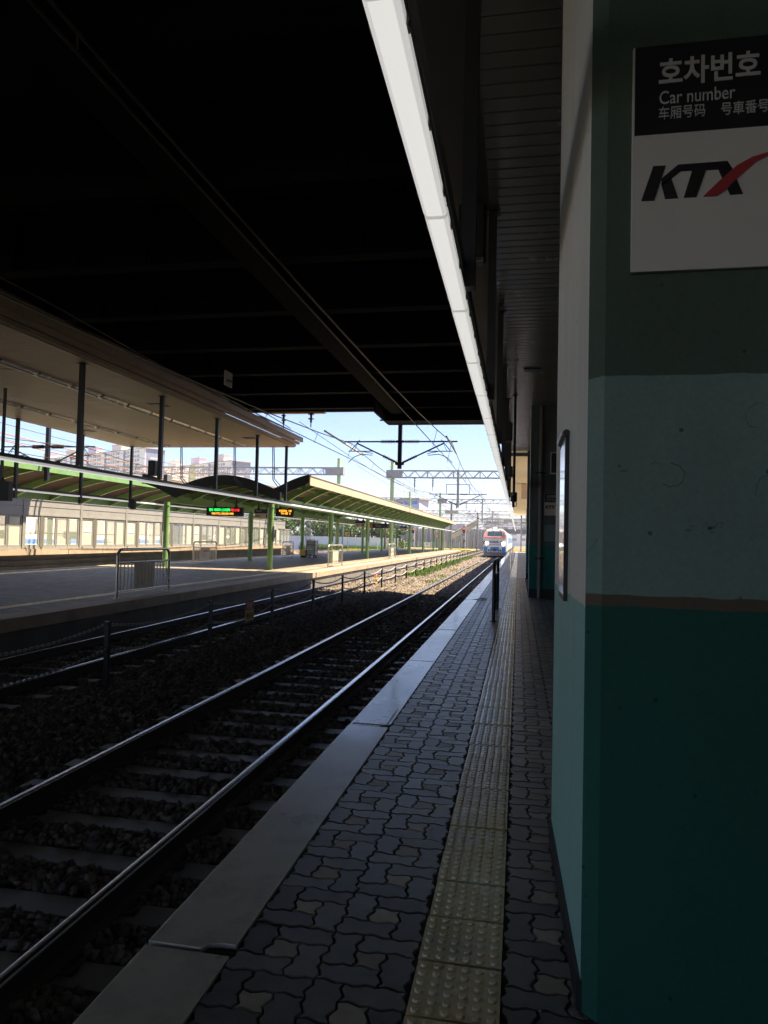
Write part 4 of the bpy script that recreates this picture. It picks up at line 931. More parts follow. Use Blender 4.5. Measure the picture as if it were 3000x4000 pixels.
def portal(y, x0, x1, z0, z1, masts, drops, label, boxes=(), dep=.55, mm='green_l'):
    t = thing('catenary_portal', label, 'gantry', ((x0+x1)/2, y, z0))
    if x1-x0 > 1:
        b = MB()
        for yy in (y-dep/2, y+dep/2):
            for z in (z0, z1): b.bar((x0, yy, z), (x1, yy, z), .08, .08)
            x = x0; k = 0; st = (z1-z0)*.95
            while x < x1-st:
                b.bar((x, yy, z0 if k % 2 else z1), (x+st, yy, z1 if k % 2 else z0), .05, .05)
                if k % 4 == 1: b.bar((x+st, yy, z0), (x+st, yy, z1), .06, .06)
                x += st; k += 1
        x = x0
        while x < x1: b.bar((x, y-dep/2, z1), (x, y+dep/2, z1), .05); b.bar((x, y-dep/2, z0), (x, y+dep/2, z0), .05); x += 1.2
        b.build('lattice_beam', 'galv', t)
    for (xa, xb) in boxes: b = MB(); b.box(xa, xb, y-dep/2-.06, y+dep/2+.06, z0-.04, z1+.04); b.build('end_box', 'galv', t)
    for (xm, zt, m, r) in masts: b = MB(); b.cyl((xm, y, -.9), (xm, y, zt), r, 14); b.build('mast', m, t, smooth=True)
    for (xd, zb, zt) in drops:
        b = MB(); b.box(xd-.1, xd+.1, y-.1, y+.1, zb, z1+.1); d = b.build('drop_tube', 'galv', t)
        b = MB(); cantilever(b, xd, y, zt, 1); cantilever(b, xd, y, zt, -1); b.build('cantilever', ['galv_d', 'ins'], d, smooth=True)
        b = MB()
        for s in (-1, 1): b.bar((xd+s*1.0, y, zt), (xd+s*1.0, y, zt+.85), .05)
        b.bar((xd-1.0, y, zt+.85), (xd+1.0, y, zt+.85), .05); b.build('frame', 'galv_d', d)
    for xi in ((x0+x1)/2-5.5, -9.0):
        if x0 < xi < x1 and x0 > -13: b = MB(); b.stack((xi, y, z0-.05), (xi, y, z0-.85), .11, .04, 5); b.cyl((xi, y, z0-.85), (xi, y, z0-1.2), .02, 6); b.build('insulator', 'ins', t, smooth=True)
portal(61.5, -11.3, 7.5, 6.92, 7.52, [(-11, 8.35, 'green_l', .17), (7.2, 8.3, 'green_l', .17)], [(-5.2, 4.33, 5.50)], 'lattice gantry with a pale green mast rising through the island canopy, nearest', [(-11.5, -10.2)])
portal(61.5, -48, -15.4, 7.14, 7.74, [(-15.87, 8.6, 'green_l', .17), (-47.6, 8.3, 'galv', .17)], [], 'lattice gantry reaching left from the green mast over the subway tracks', [(-17.0, -15.4)])
portal(104, -11.6, 7.5, 6.92, 7.52, [(-11.35, 8.4, 'green_l', .17), (7.2, 8.3, 'galv', .17)], [(-5.2, 4.2, 5.45)], 'second lattice gantry beyond the canopy with a green mast', [(-11.7, -10.4)])
portal(104, -48, -15.4, 7.0, 7.6, [(-15.87, 8.6, 'green_l', .17), (-47.6, 8.3, 'galv', .17)], [], 'second lattice gantry on the left, behind the canopy')
portal(146, -26, 8, 6.95, 7.6, [(-13.6, 9.0, 'galv_d', .2), (7.7, 8.3, 'galv', .17)], [(-5.2, 4.2, 5.4), (1.5, 4.2, 5.4)], 'third lattice gantry, above the far signals', [(-14.9, -12.2)])
portal(170, -30, 12, 6.9, 7.6, [(-29.5, 8, 'galv_d', .17), (11.5, 8.3, 'galv', .17)], [(-9.4, 4.2, 5.4)], 'fourth lattice gantry in the distance')
portal(198, -34, 14, 6.8, 7.5, [(-33.5, 8, 'galv_d', .17), (13.5, 8.3, 'galv', .17)], [(-5.4, 4.0, 5.3), (2.4, 4.0, 5.3)], 'fifth lattice gantry in the distance', [(-4.0, -1.5)])
portal(230, -38, 16, 6.8, 7.5, [(-37.5, 8, 'galv_d', .17), (15.5, 8.3, 'galv', .17)], [(-14, 4.0, 5.3)], 'sixth lattice gantry in the far distance', [(-9, -6)])
portal(275, -42, 18, 6.8, 7.6, [(-41.5, 8, 'galv_d', .17), (17.5, 8.3, 'galv', .17)], [(-6, 4.0, 5.3)], 'seventh lattice gantry in the far distance')
portal(330, -46, 20, 6.8, 7.7, [(-45.5, 8, 'galv_d', .2), (19.5, 8.3, 'galv', .2)], [(-10, 4.0, 5.3)], 'farthest lattice gantry, almost at the horizon')
def lattice_mast(x, y, h, label, m='galv_d'):
    t = MB(); s = .3
    for a in (-s, s):
        for c in (-s, s): t.bar((x+a, y+c, -.8), (x+a*.7, y+c*.7, h), .07)
    z = -.6; k = 0
    while z < h-.6:
        for c in (-s, s): t.bar((x-s*(1 if k % 2 else -1)*.85, y+c*.85, z), (x+s*(1 if k % 2 else -1)*.85, y+c*.85, z+.6), .04)
        z += .6; k += 1
    t.box(x-.42, x+.42, y-.42, y+.42, -.95, -.3); tag(t.build('lattice_mast', m, loc=(x, y, -.9)), label, 'mast')
lattice_mast(-13.9, 130, 5.4, 'grey lattice mast standing in the yellow grass left of the locomotive')
lattice_mast(-29.6, 98, 6.2, 'grey lattice mast in front of the trees beyond the trolleys')
for x, y, h, m, r, lab in ((.42, 109.5, 5.6, 'galv_d', .11, 'dark pole at the end of the near platform'), (-8.5, 150, 7.5, 'galv_d', .14, 'slim grey mast just left of the locomotive'), (-27.5, 110, 4.6, 'galv_d', .12, 'grey lamp pole with a small sign before the white wall'), (-21.0, 112, 4.6, 'bark', .15, 'brown pole behind the far canopy columns')):
    b = MB(); b.cyl((x, y, -.9), (x, y, h), r, 12); b.cyl((x, y, -.9), (x, y, -.55), r*1.6, 12); tag(b.build('pole', m, smooth=True, loc=(x, y, -.9)), lab, 'pole')
def wire(name, pts, r, m, label, cat='wire'):
    b = MB(); b.tube(pts, r, 6); tag(b.build(name, m, smooth=True, loc=pts[len(pts)//2]), label, cat)
def catenary(x, zc, zm, y0, y1, label, sup):
    pts = []; drs = []
    for i in range(len(sup)-1):
        a, c = sup[i], sup[i+1]; n = 10
        for k in range(n+(i == len(sup)-2)):
            t = k/n; y = a+(c-a)*t; st = .18*(1 if i % 2 else -1)*(1-2*t); pts.append((x+st, y, zm-.75*4*t*(1-t)*min(1, (c-a)/42)))
    b = MB(); b.tube(pts, .017, 6); t = thing('catenary', label, 'overhead line', (x, (y0+y1)/2, zc)); b.build('messenger_wire', 'wire', t)
    b = MB(); cp_ = [(x+(.15 if k % 2 else -.15), y, zc) for k, y in enumerate(sup)]; b.tube(cp_, .015, 6); b.build('contact_wire', 'wire', t)
    y = y0+3
    while y < y1:
        for i in range(len(pts)-1):
            if pts[i][1] <= y <= pts[i+1][1]:
                f = (y-pts[i][1])/(pts[i+1][1]-pts[i][1]); p = [pts[i][j]+(pts[i+1][j]-pts[i][j])*f for j in range(3)]
                if p[2]-zc > .12 and y < 150: drs.append((p, (x, y, zc)))
        y += 5.2
    for p, q in drs: dr = MB(); dr.cyl(p, q, .009, 5); dr.build('dropper', 'wire', t)
catenary(-3.05, 4.83, 5.72, -3.9, 275, 'overhead line above the near track, from under the bridge into the distance', [-20, 30.4, 61.5, 104, 146, 198, 275])
catenary(-7.45, 4.98, 5.66, -3.9, 275, 'overhead line above the track beside the island platform', [-20, 30.4, 61.5, 104, 146, 198, 275])
catenary(-20.4, 4.7, 5.5, 6, 275, 'overhead line above the track beside the screen doors', [6, 30.4, 61.5, 104, 146, 198, 275])
for y0, y1, x, z, lab in ((26.5, 33.5, -7.45, 5.62, 'pale insulating guard on the messenger wire left of the drop mast'), (28.8, 33.5, -2.95, 5.72, 'pale insulating guard on the messenger wire right of the drop mast')):
    b = MB(); b.cyl((x, y0, z+.02), (x, y1, z-.09), .038, 8); tag(b.build('line_guard', 'wire_l', loc=(x, y0, z)), lab, 'line guard')
for x, z in ((-10.2, 6.95), (-8.95, 7.0)):
    t = thing('insulator', 'dark hanging insulator under the bridge edge' + (', right one' if x > -9.5 else ', left one by the soffit corner'), 'insulator', (x, 29.6, z))
    b = MB(); b.cyl((x, 29.6, z), (x, 29.6, z-.12), .03, 8); b.stack((x, 29.6, z-.1), (x, 29.6, z-.5), .16 if x > -9.5 else .12, .05, 2); b.cyl((x, 29.6, z-.5), (x, 29.6, z-.72), .025, 6); b.build('disc', 'ins', t, smooth=True)
b = MB(); b.box(-7.58, -7.54, 17.2, 17.65, 5.42, 5.80, 0)
for yy in (17.3, 17.42, 17.54): b.cyl((-7.535, yy, 5.55+.12*(yy-17.3)), (-7.53, yy, 5.55+.12*(yy-17.3)), .04, 10, 1)
tag(b.build('wire_plate', ['white_d', 'black'], loc=(-7.56, 17.4, 5.42)), 'small pale plate with dark holes on the wire under the bridge', 'plate')
for i, (x0, z0, x1, z1, m) in enumerate(((-27, 7.4, -25, 7.2, 'wire'), (-27.5, 7.0, -24, 6.4, 'wire_o'), (-25.5, 6.2, -24.5, 6.0, 'wire_o'), (-30, 6.3, -27, 6.2, 'wire'), (-32, 5.8, -29, 5.8, 'wire'), (-33, 7.8, -31, 7.6, 'wire'))):
    pts = [(x0+(x1-x0)*t, 26+78*t, z0+(z1-z0)*t-.5*math.sin(math.pi*((t*2) % 1))) for t in np.linspace(0, 1, 20)]
    wire('feeder_wire', pts, .016 if m == 'wire' else .028, m, ['top feeder wire above the subway tracks', 'thick orange feeder wire crossing the sky at left', 'lower orange feeder wire by the drop mast', 'thin wire before the apartments, upper', 'thin wire before the apartments, lower', 'thin high wire at the far left'][i])
for i, (xa, za, xb, zb, y0, y1) in enumerate(((-11.3, 7.9, -11.6, 7.8, 61, 330), (-9.6, 6.6, -9.9, 5.9, 30, 150), (-6.2, 7.9, -6.5, 7.6, 61, 330), (-14.2, 8.0, -15, 7.6, 61, 330))):
    pts = [(xa+(xb-xa)*t, y0+(y1-y0)*t, za+(zb-za)*t-.5*abs(math.sin(math.pi*t*(y1-y0)/44))) for t in np.linspace(0, 1, 50)]
    wire('return_wire', pts, .014, 'wire', ['return wire on the green masts', 'slanting wire from the bridge edge over the canopy', 'return wire over the gantries', 'high wire left of the green masts'][i])

# ================================================================== LOCOMOTIVE AND TRAIN
LX, LY, G = -3.05, 95.0, -.58
lo = thing('locomotive', 'white electric locomotive with red window band and blue skirts, headlights lit', 'locomotive', (LX, LY, G))
def ly(z): return LY+max(0, z-2.62)*.42+max(0, 1.35-z)*.02
sec = [(-1.46,.60), (1.46,.60), (1.5,.9), (1.5,2.60), (1.42,3.0), (1.12,3.62), (.8,3.72), (-.8,3.72), (-1.12,3.62), (-1.42,3.0), (-1.5,2.60), (-1.5,.9)]
b = MB(); n = len(sec); st = [(0, .93), (.10, .975), (.35, 1.0), (19.5, 1.0)]
for dy, s in st: b.v += [(LX+x*s, ly(z)+dy if dy < 19 else LY+dy, G+(z if s == 1 else 2+(z-2)*(.5+.5*s))) for x, z in sec]
for i in range(3):
    for j in range(n): b.f.append((i*n+j, i*n+(j+1) % n, (i+1)*n+(j+1) % n, (i+1)*n+j)); b.m.append(0)
b.f += [tuple(range(n))[::-1], tuple(3*n+j for j in range(n))]; b.m += [0, 0]
b.build('body', 'loco_w', lo)
def fp(poly, d, nm, m, par=lo):          # a panel lying on the raked front
    b = MB(); k = len(poly); b.v = [(LX+x, ly(z)-d, G+z) for x, z in poly]+[(LX+x, ly(z)+.03, G+z) for x, z in poly]
    b.f = [tuple(range(k)), tuple(range(k, 2*k))[::-1]]+[(i, k+i, k+(i+1) % k, (i+1) % k) for i in range(k)]; b.m = [0]*len(b.f); return b.build(nm, m, par)
fp([(-1.40,2.62), (1.40,2.62), (1.43,2.80), (1.28,3.15), (1.10,3.55), (.98,3.60), (.98,2.74), (-.98,2.74), (-.98,3.60), (-1.10,3.55), (-1.28,3.15), (-1.43,2.80)], .012, 'red_band', 'loco_r')
for s in (-1, 1): fp([(s*.03,2.78), (s*.95,2.78), (s*.93,3.38), (s*.03,3.40)], .02, 'windscreen', 'loco_glass')
b = MB(); b.box(LX-.035, LX+.035, ly(2.8)-.03, ly(2.8)+.02, G+2.76, G+2.85); b.build('wiper', 'loco_g', lo)
for s in (-1, 1):
    fp([(s*.95,.62), (s*1.43,.62), (s*1.44,1.36), (s*.95,1.36)], .014, 'skirt_panel', 'loco_b')
    fp([(s*1.30-.19+.19*(1+math.cos(a))*0+.20*math.cos(a)-s*.17, 1.86+.24*math.sin(a)) for a in np.linspace(0, 2*math.pi, 18)[:-1]], .016, 'lamp_housing', 'loco_g')
    b = MB(); x = LX+s*1.05; k = 16; rr = .17
    b.cyl((x, LY-.03, G+1.80), (x, LY+.02, G+1.80), rr, k); b.build('headlight', 'head', lo)
fp([(-.55,.80), (.55,.80), (.55,1.32), (-.55,1.32)], .014, 'coupler_panel', 'loco_b')
b = MB(); b.cyl((LX, LY-.20, G+.95), (LX, LY-.02, G+.95), .20, 16); b.box(LX-.12, LX+.12, LY-.42, LY-.18, G+.82, G+1.08); b.build('coupler', 'loco_g', lo)
for s in (-1, 1):
    b = MB(); b.tube([(LX+s*.5, LY-.02, G+1.05), (LX+s*.52, LY-.14, G+.9), (LX+s*.5, LY-.16, G+.7), (LX+s*.48, LY-.05, G+.6)], .03, 6); b.build('brake_hose', 'black', lo)
    b = MB(); b.cyl((LX+s*.75, LY-.12, G+.88), (LX+s*.75, LY, G+.88), .07, 10); b.cyl((LX+s*.75, LY-.14, G+.88), (LX+s*.75, LY-.12, G+.88), .13, 12); b.build('buffer', 'loco_g', lo)
b = MB(); b.prism([(-1.35,.14), (1.35,.14), (1.46,.60), (-1.46,.60)], 'y', LY-.02, LY+.3); b.v = [(x+LX, y, z+G) for x, y, z in b.v]; b.build('plough', mat('plough_grey', (.24, .22, .20), .7), lo)
b = MB(); b.box(LX-1.3, LX+1.3, LY+1, LY+18.5, G+.2, G+.6); b.build('underframe', 'loco_g', lo)
b = MB(); b.box(LX-1.0, LX+1.0, LY-.02, LY+.03, G+1.62, G+1.66); b.build('grille', 'loco_g', lo)
text('KORAIL', .36, LX-.66, LY-.012, G+1.88, 'sign_navy', lo, bold=.012, sx=.95)
text('8501', .12, LX-.2, LY-.012, G+2.44, 'gtxt', lo)
b = MB(); b.prism([(-.36,3.7), (.36,3.7), (.26,3.98), (-.26,3.98)], 'y', LY+.4, LY+1.3); b.v = [(x+LX, y, z+G) for x, y, z in b.v]; b.build('lamp_hood', 'loco_w', lo)
b = MB(); b.cyl((LX, LY+.36, G+3.76), (LX, LY+.42, G+3.76), .15, 16); b.build('headlight', 'head', lo)
b = MB(); b.tube([(LX-.7, LY+3.5, G+3.8), (LX-.5, LY+5, G+4.6), (LX-.6, LY+4, G+5.3), (LX+.6, LY+4, G+5.3), (LX+.5, LY+5, G+4.6), (LX+.7, LY+3.5, G+3.8)], .03, 6); b.build('pantograph', 'loco_g', lo)
for i in range(6):
    yy = LY+2.2+[0, 2.6, 5.2, 9.6, 12.2, 14.8][i]
    b = MB()
    for s in (-1, 1): b.cyl((LX+s*.69, yy, G+.5), (LX+s*.82, yy, G+.5), .5, 20)
    b.cyl((LX-.7, yy, G+.5), (LX+.7, yy, G+.5), .09, 10); b.build('wheelset', 'loco_g', lo, smooth=True)
for k in range(3):
    y0 = LY+20.3+23.6*k; c_ = thing('coach', ['blue and white coach right behind the locomotive', 'second coach of the arriving train', 'third coach of the arriving train'][k], 'coach', (LX, y0, G))
    b = MB(); b.prism([(-1.5,.7), (1.5,.7), (1.5,2.9), (1.25,3.5), (.6,3.75), (-.6,3.75), (-1.25,3.5), (-1.5,2.9)], 'y', y0, y0+23); b.v = [(x+LX, y, z+G) for x, y, z in b.v]; b.build('body', 'white', c_)
    for s in (-1, 1): b = MB(); b.box(LX+s*1.5-.02, LX+s*1.5+.02, y0, y0+23, G+1.7, G+2.8); b.build('window_band', 'loco_b', c_)
    b = MB(); b.box(LX-1.2, LX+1.2, y0+1, y0+22, G+.15, G+.7); b.build('underframe', 'loco_g', c_)

# ================================================================== SIGNALS, YARD
def signal(x, y, label, h):
    t = thing('railway_signal', label, 'signal', (x, y, -.7))
    b = MB(); b.cyl((x+.25, y+.1, -.7), (x+.25, y+.1, h), .07, 8); b.build('post', 'white', t)
    b = MB(); P = []
    for a in np.linspace(0, math.pi, 9): P.append((x+.29*math.cos(a), h-.35+.29*math.sin(a)))
    for a in np.linspace(math.pi, 2*math.pi, 9): P.append((x+.29*math.cos(a), h-1.05+.29*math.sin(a)))
    b.prism(P, 'y', y-.02, y+.06); b.build('head', 'black', t)
    b = MB(); b.cyl((x, y-.06, h-.45), (x, y-.02, h-.45), .17, 14); b.build('lamp', 'sig_red', t)
    b = MB(); b.cyl((x, y-.06, h-.98), (x, y-.02, h-.98), .15, 14); b.build('lamp', 'loco_g', t)
    b = MB(); b.box(x-.25, x+.15, y-.1, y+.2, h-2.3, h-1.75); b.build('relay_box', 'galv', t)
    b = MB(); b.tube([(x+.25, y, h-2.6), (x-.1, y-.1, h-2.9), (x+.1, y-.1, h-3.4)], .05, 6); b.cyl((x+.1, y-.14, h-2.75), (x+.1, y-.04, h-2.75), .16, 12); b.cyl((x, y-.14, h-3.9), (x, y-.04, h-3.9), .15, 12); b.build('marker', 'black', t)
signal(-20.6, 140, 'railway signal showing red between the canopy columns', 4.0)
signal(-9.75, 130, 'railway signal showing red left of the locomotive', 4.15)
t = thing('speed_sign', 'yellow speed figure sign reading 82 behind the canopy columns', 'sign', (-24.3, 100, -.7))
b = MB(); b.cyl((-24.2, 100, -.7), (-24.2, 100, 2.4), .06, 8); b.build('post', 'galv', t); b = MB(); b.box(-24.7, -23.7, 99.9, 99.95, 1.75, 2.45); b.build('plate', 'sign_blk', t); text('82', .75, -24.62, 99.89, 1.82, 'yellow', t, bold=.02)
t = thing('diamond_sign', 'white diamond sign with a red border on a thin post at the island platform end', 'sign', (-10.4, 92, 0))
b = MB(); b.cyl((-10.4, 92, 0), (-10.4, 92, 1.7), .03, 8); b.build('post', 'bark', t)
for s, m, d, nm in ((.33, 'red', 0, 'border'), (.25, 'white', .012, 'plate'), (.09, 'red', .02, 'mark')):
    b = MB(); b.prism([(-10.4-s, 2.05), (-10.4, 2.05-s), (-10.4+s, 2.05), (-10.4, 2.05+s)], 'y', 91.97-d, 91.98); b.build(nm, m, t)
b = MB(); b.box(-11.5, -10.75, 104.9, 105.6, 0, 2.25); b.box(-11.55, -10.7, 104.85, 105.65, 2.25, 2.3); b.box(-11.45, -10.8, 104.885, 104.9, .08, 2.15); tag(b.build('cabinet', 'steel_p', loc=(-11.1, 105.2, 0)), 'tall beige cabinet at the end of the island platform', 'cabinet')
for x, y, wd, z, h, m, lab in ((-14.9, 118, 1.0, .35, .72, 'white', 'white notice board on the fence beyond the island platform'), (-22.7, 122, .52, .45, .42, 'amber_board', 'amber notice on the fence, left one'), (-12.9, 122, .55, .45, .48, 'amber_board', 'amber notice on the fence, right one')):
    t = thing('notice_board', lab, 'notice board', (x, y, -.6)); b = MB(); b.box(x-wd/2, x+wd/2, y, y+.04, z, z+h); b.build('plate', m, t)
    b = MB(); b.box(x-wd*.3, x+wd*.3, y-.012, y-.002, z+h*.4, z+h*.48); b.box(x-wd*.3, x+wd*.2, y-.012, y-.002, z+h*.6, z+h*.7); b.build('lettering', 'gtxt', t)
    for s in (-1, 1): b = MB(); b.cyl((x+s*wd*.45, y+.06, -.7), (x+s*wd*.45, y+.06, z+h), .03, 6); b.build('post', 'galv', t)
t = thing('mesh_fence', 'thin pale green mesh fence beyond the island platform', 'fence', (-17, 121, -.7)); b = MB()
for i in range(60): x = -24+.24*i; b.cyl((x, 121, -.6), (x, 121, 1.0), .012, 5)
for z in (-.2, .4, 1.0): b.bar((-24, 121, z), (-9.8, 121, z), .02)
b.build('mesh', 'green_l', t)
for i in range(7): x = -24+2.36*i; b = MB(); b.cyl((x, 121.05, -.7), (x, 121.05, 1.25), .045, 8); b.build('post', 'green_l', t)
t = thing('white_wall', 'low white concrete wall in front of the trees left of the canopy columns', 'wall', (-28, 128, -.8)); b = MB(); b.box(-46, -21.6, 128, 128.3, -1, 1.65)
for i in range(12): b.box(-46+2.05*i, -45.9+2.05*i, 127.96, 128, -1, 1.68)
b.build('panel', 'wall_w', t)
t = thing('noise_barrier', 'tall grey corrugated noise barrier behind the tracks', 'noise barrier', (-18, 190, -1)); b = MB(); x = -33
P = []; k = 0
while x < -8: P.append((x, 190+(.18 if (k//2) % 2 else 0))); x += (.28 if k % 2 else .12); k += 1
P2 = [(x, y+.05) for x, y in P[::-1]]; b.prism(P+P2, 'z', -1, 4.5); b.build('panel', 'fence_g', t)
for i in range(9): x = -33+3.1*i; b = MB(); b.box(x-.1, x+.1, 189.7, 189.99, -1, 4.7); b.build('post', 'galv_d', t)
t = thing('covered_stair', 'covered stair with a pale slanting roof rising to a footbridge behind the signal', 'stair', (-13, 186, 0))
b = MB(); b.prism([(-17.0, 1.6), (-10.6, 5.5), (-10.6, 6.6), (-17.0, 3.0)], 'y', 184, 186.5); b.build('flank', 'galv', t)
b = MB(); b.prism([(-17.4, 3.0), (-10.6, 6.7), (-10.6, 6.9), (-17.4, 3.2)], 'y', 183.6, 186.9); b.build('roof', 'white', t)
for i in range(4): x = -16+1.6*i; b = MB(); b.box(x-.1, x+.1, 184.2, 184.4, -1, 2.2+.6*i); b.build('post', 'galv', t)
t = thing('footbridge', 'grey footbridge crossing the tracks far behind the locomotive', 'bridge', (5, 240, 4)); b = MB(); b.box(-10, 30, 240, 243, 4.1, 4.7); b.box(-10, 30, 240, 240.1, 4.7, 5.6); b.build('deck', 'galv_d', t)
for x in (-10, 8, 20): b = MB(); b.box(x-.4, x+.4, 240.5, 242, -1, 4.1); b.build('pier', 'galv', t)

# ================================================================== BUILDINGS FAR BEHIND
def block(nm, label, C0, ang, L, dep, h, floors, bays, cream, gtxt=None, band=None, stair=()):
    """slab block: C0 = near gable corner, long facade runs away in direction ang, gable runs at right angles"""
    d = Vector((math.cos(ang), math.sin(ang), 0)); g = Vector((-d.y, d.x, 0))
    if g.x < 0: g = -g
    C0 = Vector((*C0, -1)); t = thing(nm, label, 'apartment block', C0)
    def pb(u0, u1, v0, v1, z0, z1, m=0, b=None):
        b = b or MB(); P = [C0+d*u+g*v for u, v in ((u0, v0), (u1, v0), (u1, v1), (u0, v1))]
        return b.add([(p.x, p.y, z0) for p in P]+[(p.x, p.y, z1) for p in P], [(0,3,2,1),(4,5,6,7),(0,1,5,4),(1,2,6,5),(2,3,7,6),(3,0,4,7)], m)
    pb(.25, L, 0, dep, -1, h).build('wall', cream, t)
    b = pb(0, .25, .9, dep, -1, h); b.build('gable', 'apt_g', t); pb(0, .25, 0, .9, -1, h).build('gable_strip', 'apt_l', t)
    pb(-.8, L, -.6, dep+.9, h, h+.5).build('roof', 'roof_r', t)
    for i, (u, wd, hh) in enumerate(stair):
        pb(u, u+wd, 2, 7, h+.5, h+5).build('stair_tower', 'apt_p' if i % 2 == 0 else 'apt_l', t); pb(u-.5, u+wd+.5, 1.6, 7.6, h+5, h+5.3).build('tower_roof', 'roof_r', t)
    if band: pb(band[0], band[1], -.3, 0, -1, h+.3).build('colour_band', 'apt_v', t)
    k = L/bays
    for i in range(1, bays):
        if i % 4 == 0: pb(k*i-.8, k*i+.8, -.5, 0, -1, h-.4).build('pilaster', 'apt_g', t)
    fh = 2.85; wm = pb(0, 1, 0, .12, 0, 1)
    wme = MB().box(-.5, .5, -.06, .06, -.5, .5).mesh('window', 'win'); cnt = 0; rest = MB(); rz = math.atan2(d.y, d.x)
    for f in range(floors):
        for i in range(bays):
            if i % 4 == 0: continue
            for s, ww in ((.28, 2.6), (.74, 1.7)):
                u = k*(i+s); wu = k*ww/6.2; z = h-1.7-fh*f
                if cnt < 100 and (cnt < 100):
                    o = bpy.data.objects.new('window', wme); COL.objects.link(o); o.parent = t; p = d*u-g*.05; o.location = (p.x, p.y, z+1); o.rotation_euler.z = rz; o.scale = (wu, 1, 1.6); cnt += 1
                else: pb(u-wu/2, u+wu/2, -.11, .01, z-.8, z+.8, 0, rest)
    if rest.v: o = rest.build('window', 'win', t); o['kind'] = 'stuff'
    if gtxt:
        rz = math.atan2(g.y, g.x); p = C0+g*3.2-d*.05
        for part, yy in ((gtxt, h-13.5 if gtxt == '센트럴' else h-5.2),):
            cu = bpy.data.curves.new('lettering', 'FONT'); cu.body = part; cu.size = 3.3 if gtxt == '센트럴' else 2.2; cu.extrude = .1
            to = bpy.data.objects.new('tmp', cu); COL.objects.link(to); me = bpy.data.meshes.new_from_object(to.evaluated_get(bpy.context.evaluated_depsgraph_get())); bpy.data.objects.remove(to)
            me.transform(Matrix.Translation((p.x-C0.x, p.y-C0.y, yy+1)) @ Matrix.Rotation(rz, 4, 'Z') @ Matrix.Rotation(R(90), 4, 'X'))
            me.materials.clear(); me.materials.append(M['white' if gtxt == '센트럴' else 'gtxt']); o = bpy.data.objects.new('lettering', me); COL.objects.link(o); o.parent = t
        b = MB(); zz = h-9.5 if gtxt == '센트럴' else h-13
        for i in range(6): pb(-.2, 0, 4.2+i*1.05, 4.5+i*1.05, zz, zz+3.2, 0, b)
        pb(-.2, 0, 4.0, 9.9, zz+3.2, zz+3.7, 0, b); b.build('emblem', 'white', t)
block('apartment_block', 'cream apartment block with a blue grey gable lettered in white, left of centre', (-243.5, 430), math.atan2(.49, -.87), 190, 15, 57.5, 9, 30, 'apt', '센트럴', None, ((33, 13, 5), (68, 12, 5), (101, 13, 5), (140, 12, 5)))
block('apartment_block', 'lower cream apartment block with a lime band, right of the taller one', (-183, 430), math.atan2(.58, -.81), 120, 15, 49.3, 8, 18, 'apt', '한도 대우', (46, 53), ((12, 12, 5), (44, 12, 5), (78, 12, 5)))
t = thing('office_building', 'pale blue office building with a flat roof and antennas beyond the canopy', 'office building', (-38, 245, 0))
b = MB(); b.prism([(-46, 252), (-33.4, 240), (-31.2, 248), (-44, 262)], 'z', -1, 15.2); b.build('wall', 'off2', t)
b = MB(); b.prism([(-46.9, 252), (-33.3, 239.1), (-30.2, 248), (-44, 263)], 'z', 15.2, 15.7); b.build('roof', 'galv', t)
fd = Vector((12.6, -12, 0)).normalized(); fn = Vector((-fd.y*-1, 0, 0)); Lf = 17.4; nrm = Vector((fd.y, -fd.x, 0)); nrm = nrm if nrm.y < 0 else -nrm; o0 = Vector((-46, 252, 0))
def fpan(u0, u1, z0, z1, d, nm, m):
    b = MB(); P = [o0+fd*u0+nrm*d, o0+fd*u1+nrm*d, o0+fd*u1-nrm*.05, o0+fd*u0-nrm*.05]
    b.add([(p.x, p.y, z0) for p in P]+[(p.x, p.y, z1) for p in P], [(0,3,2,1),(4,5,6,7),(0,1,5,4),(1,2,6,5),(2,3,7,6),(3,0,4,7)]); b.build(nm, m, t)
fpan(.2, 17.2, 4, 15, .1, 'facade', 'off')
for z in (13.6, 9.6, 6.4):
    for i in range(4): fpan(1+4.1*i, 4.2+4.1*i, z, z+(1.0 if z > 13 else 2.0), .16, 'window', 'blue' if z > 13 else 'win')
for i in range(6): x = -43+1.6*i; b = MB(); b.cyl((x, 249-1.2*i, 15.7), (x, 249-1.2*i, 18+.5*(i % 3)), .09, 6); b.build('antenna', 'galv', t)
for i, (x, y, wd, h) in enumerate(((-20, 420, 26, 14), (-60, 400, 30, 10), (8, 450, 34, 16), (45, 430, 30, 12), (-95, 380, 34, 9))):
    t = thing('distant_building', ['pale distant building behind the gantries', 'low distant building left of the office', 'distant building behind the train', 'distant building at the right end of the tracks', 'low pale distant building behind the trees'][i], 'building', (x, y, -1))
    b = MB(); b.box(x, x+wd, y, y+14, -1, h); b.build('wall', ['apt', 'off2', 'apt', 'apt_p', 'apt'][i], t); b = MB(); b.box(x-.5, x+wd+.5, y-.5, y+14.5, h, h+.6); b.build('roof', 'galv', t)
    for f in range(int(h//3.2)):
        for j in range(int(wd//5)): b = MB(); b.box(x+1.5+5*j, x+4+5*j, y-.06, y+.02, h-2.4-3.2*f, h-.9-3.2*f); b.build('window', 'win', t)

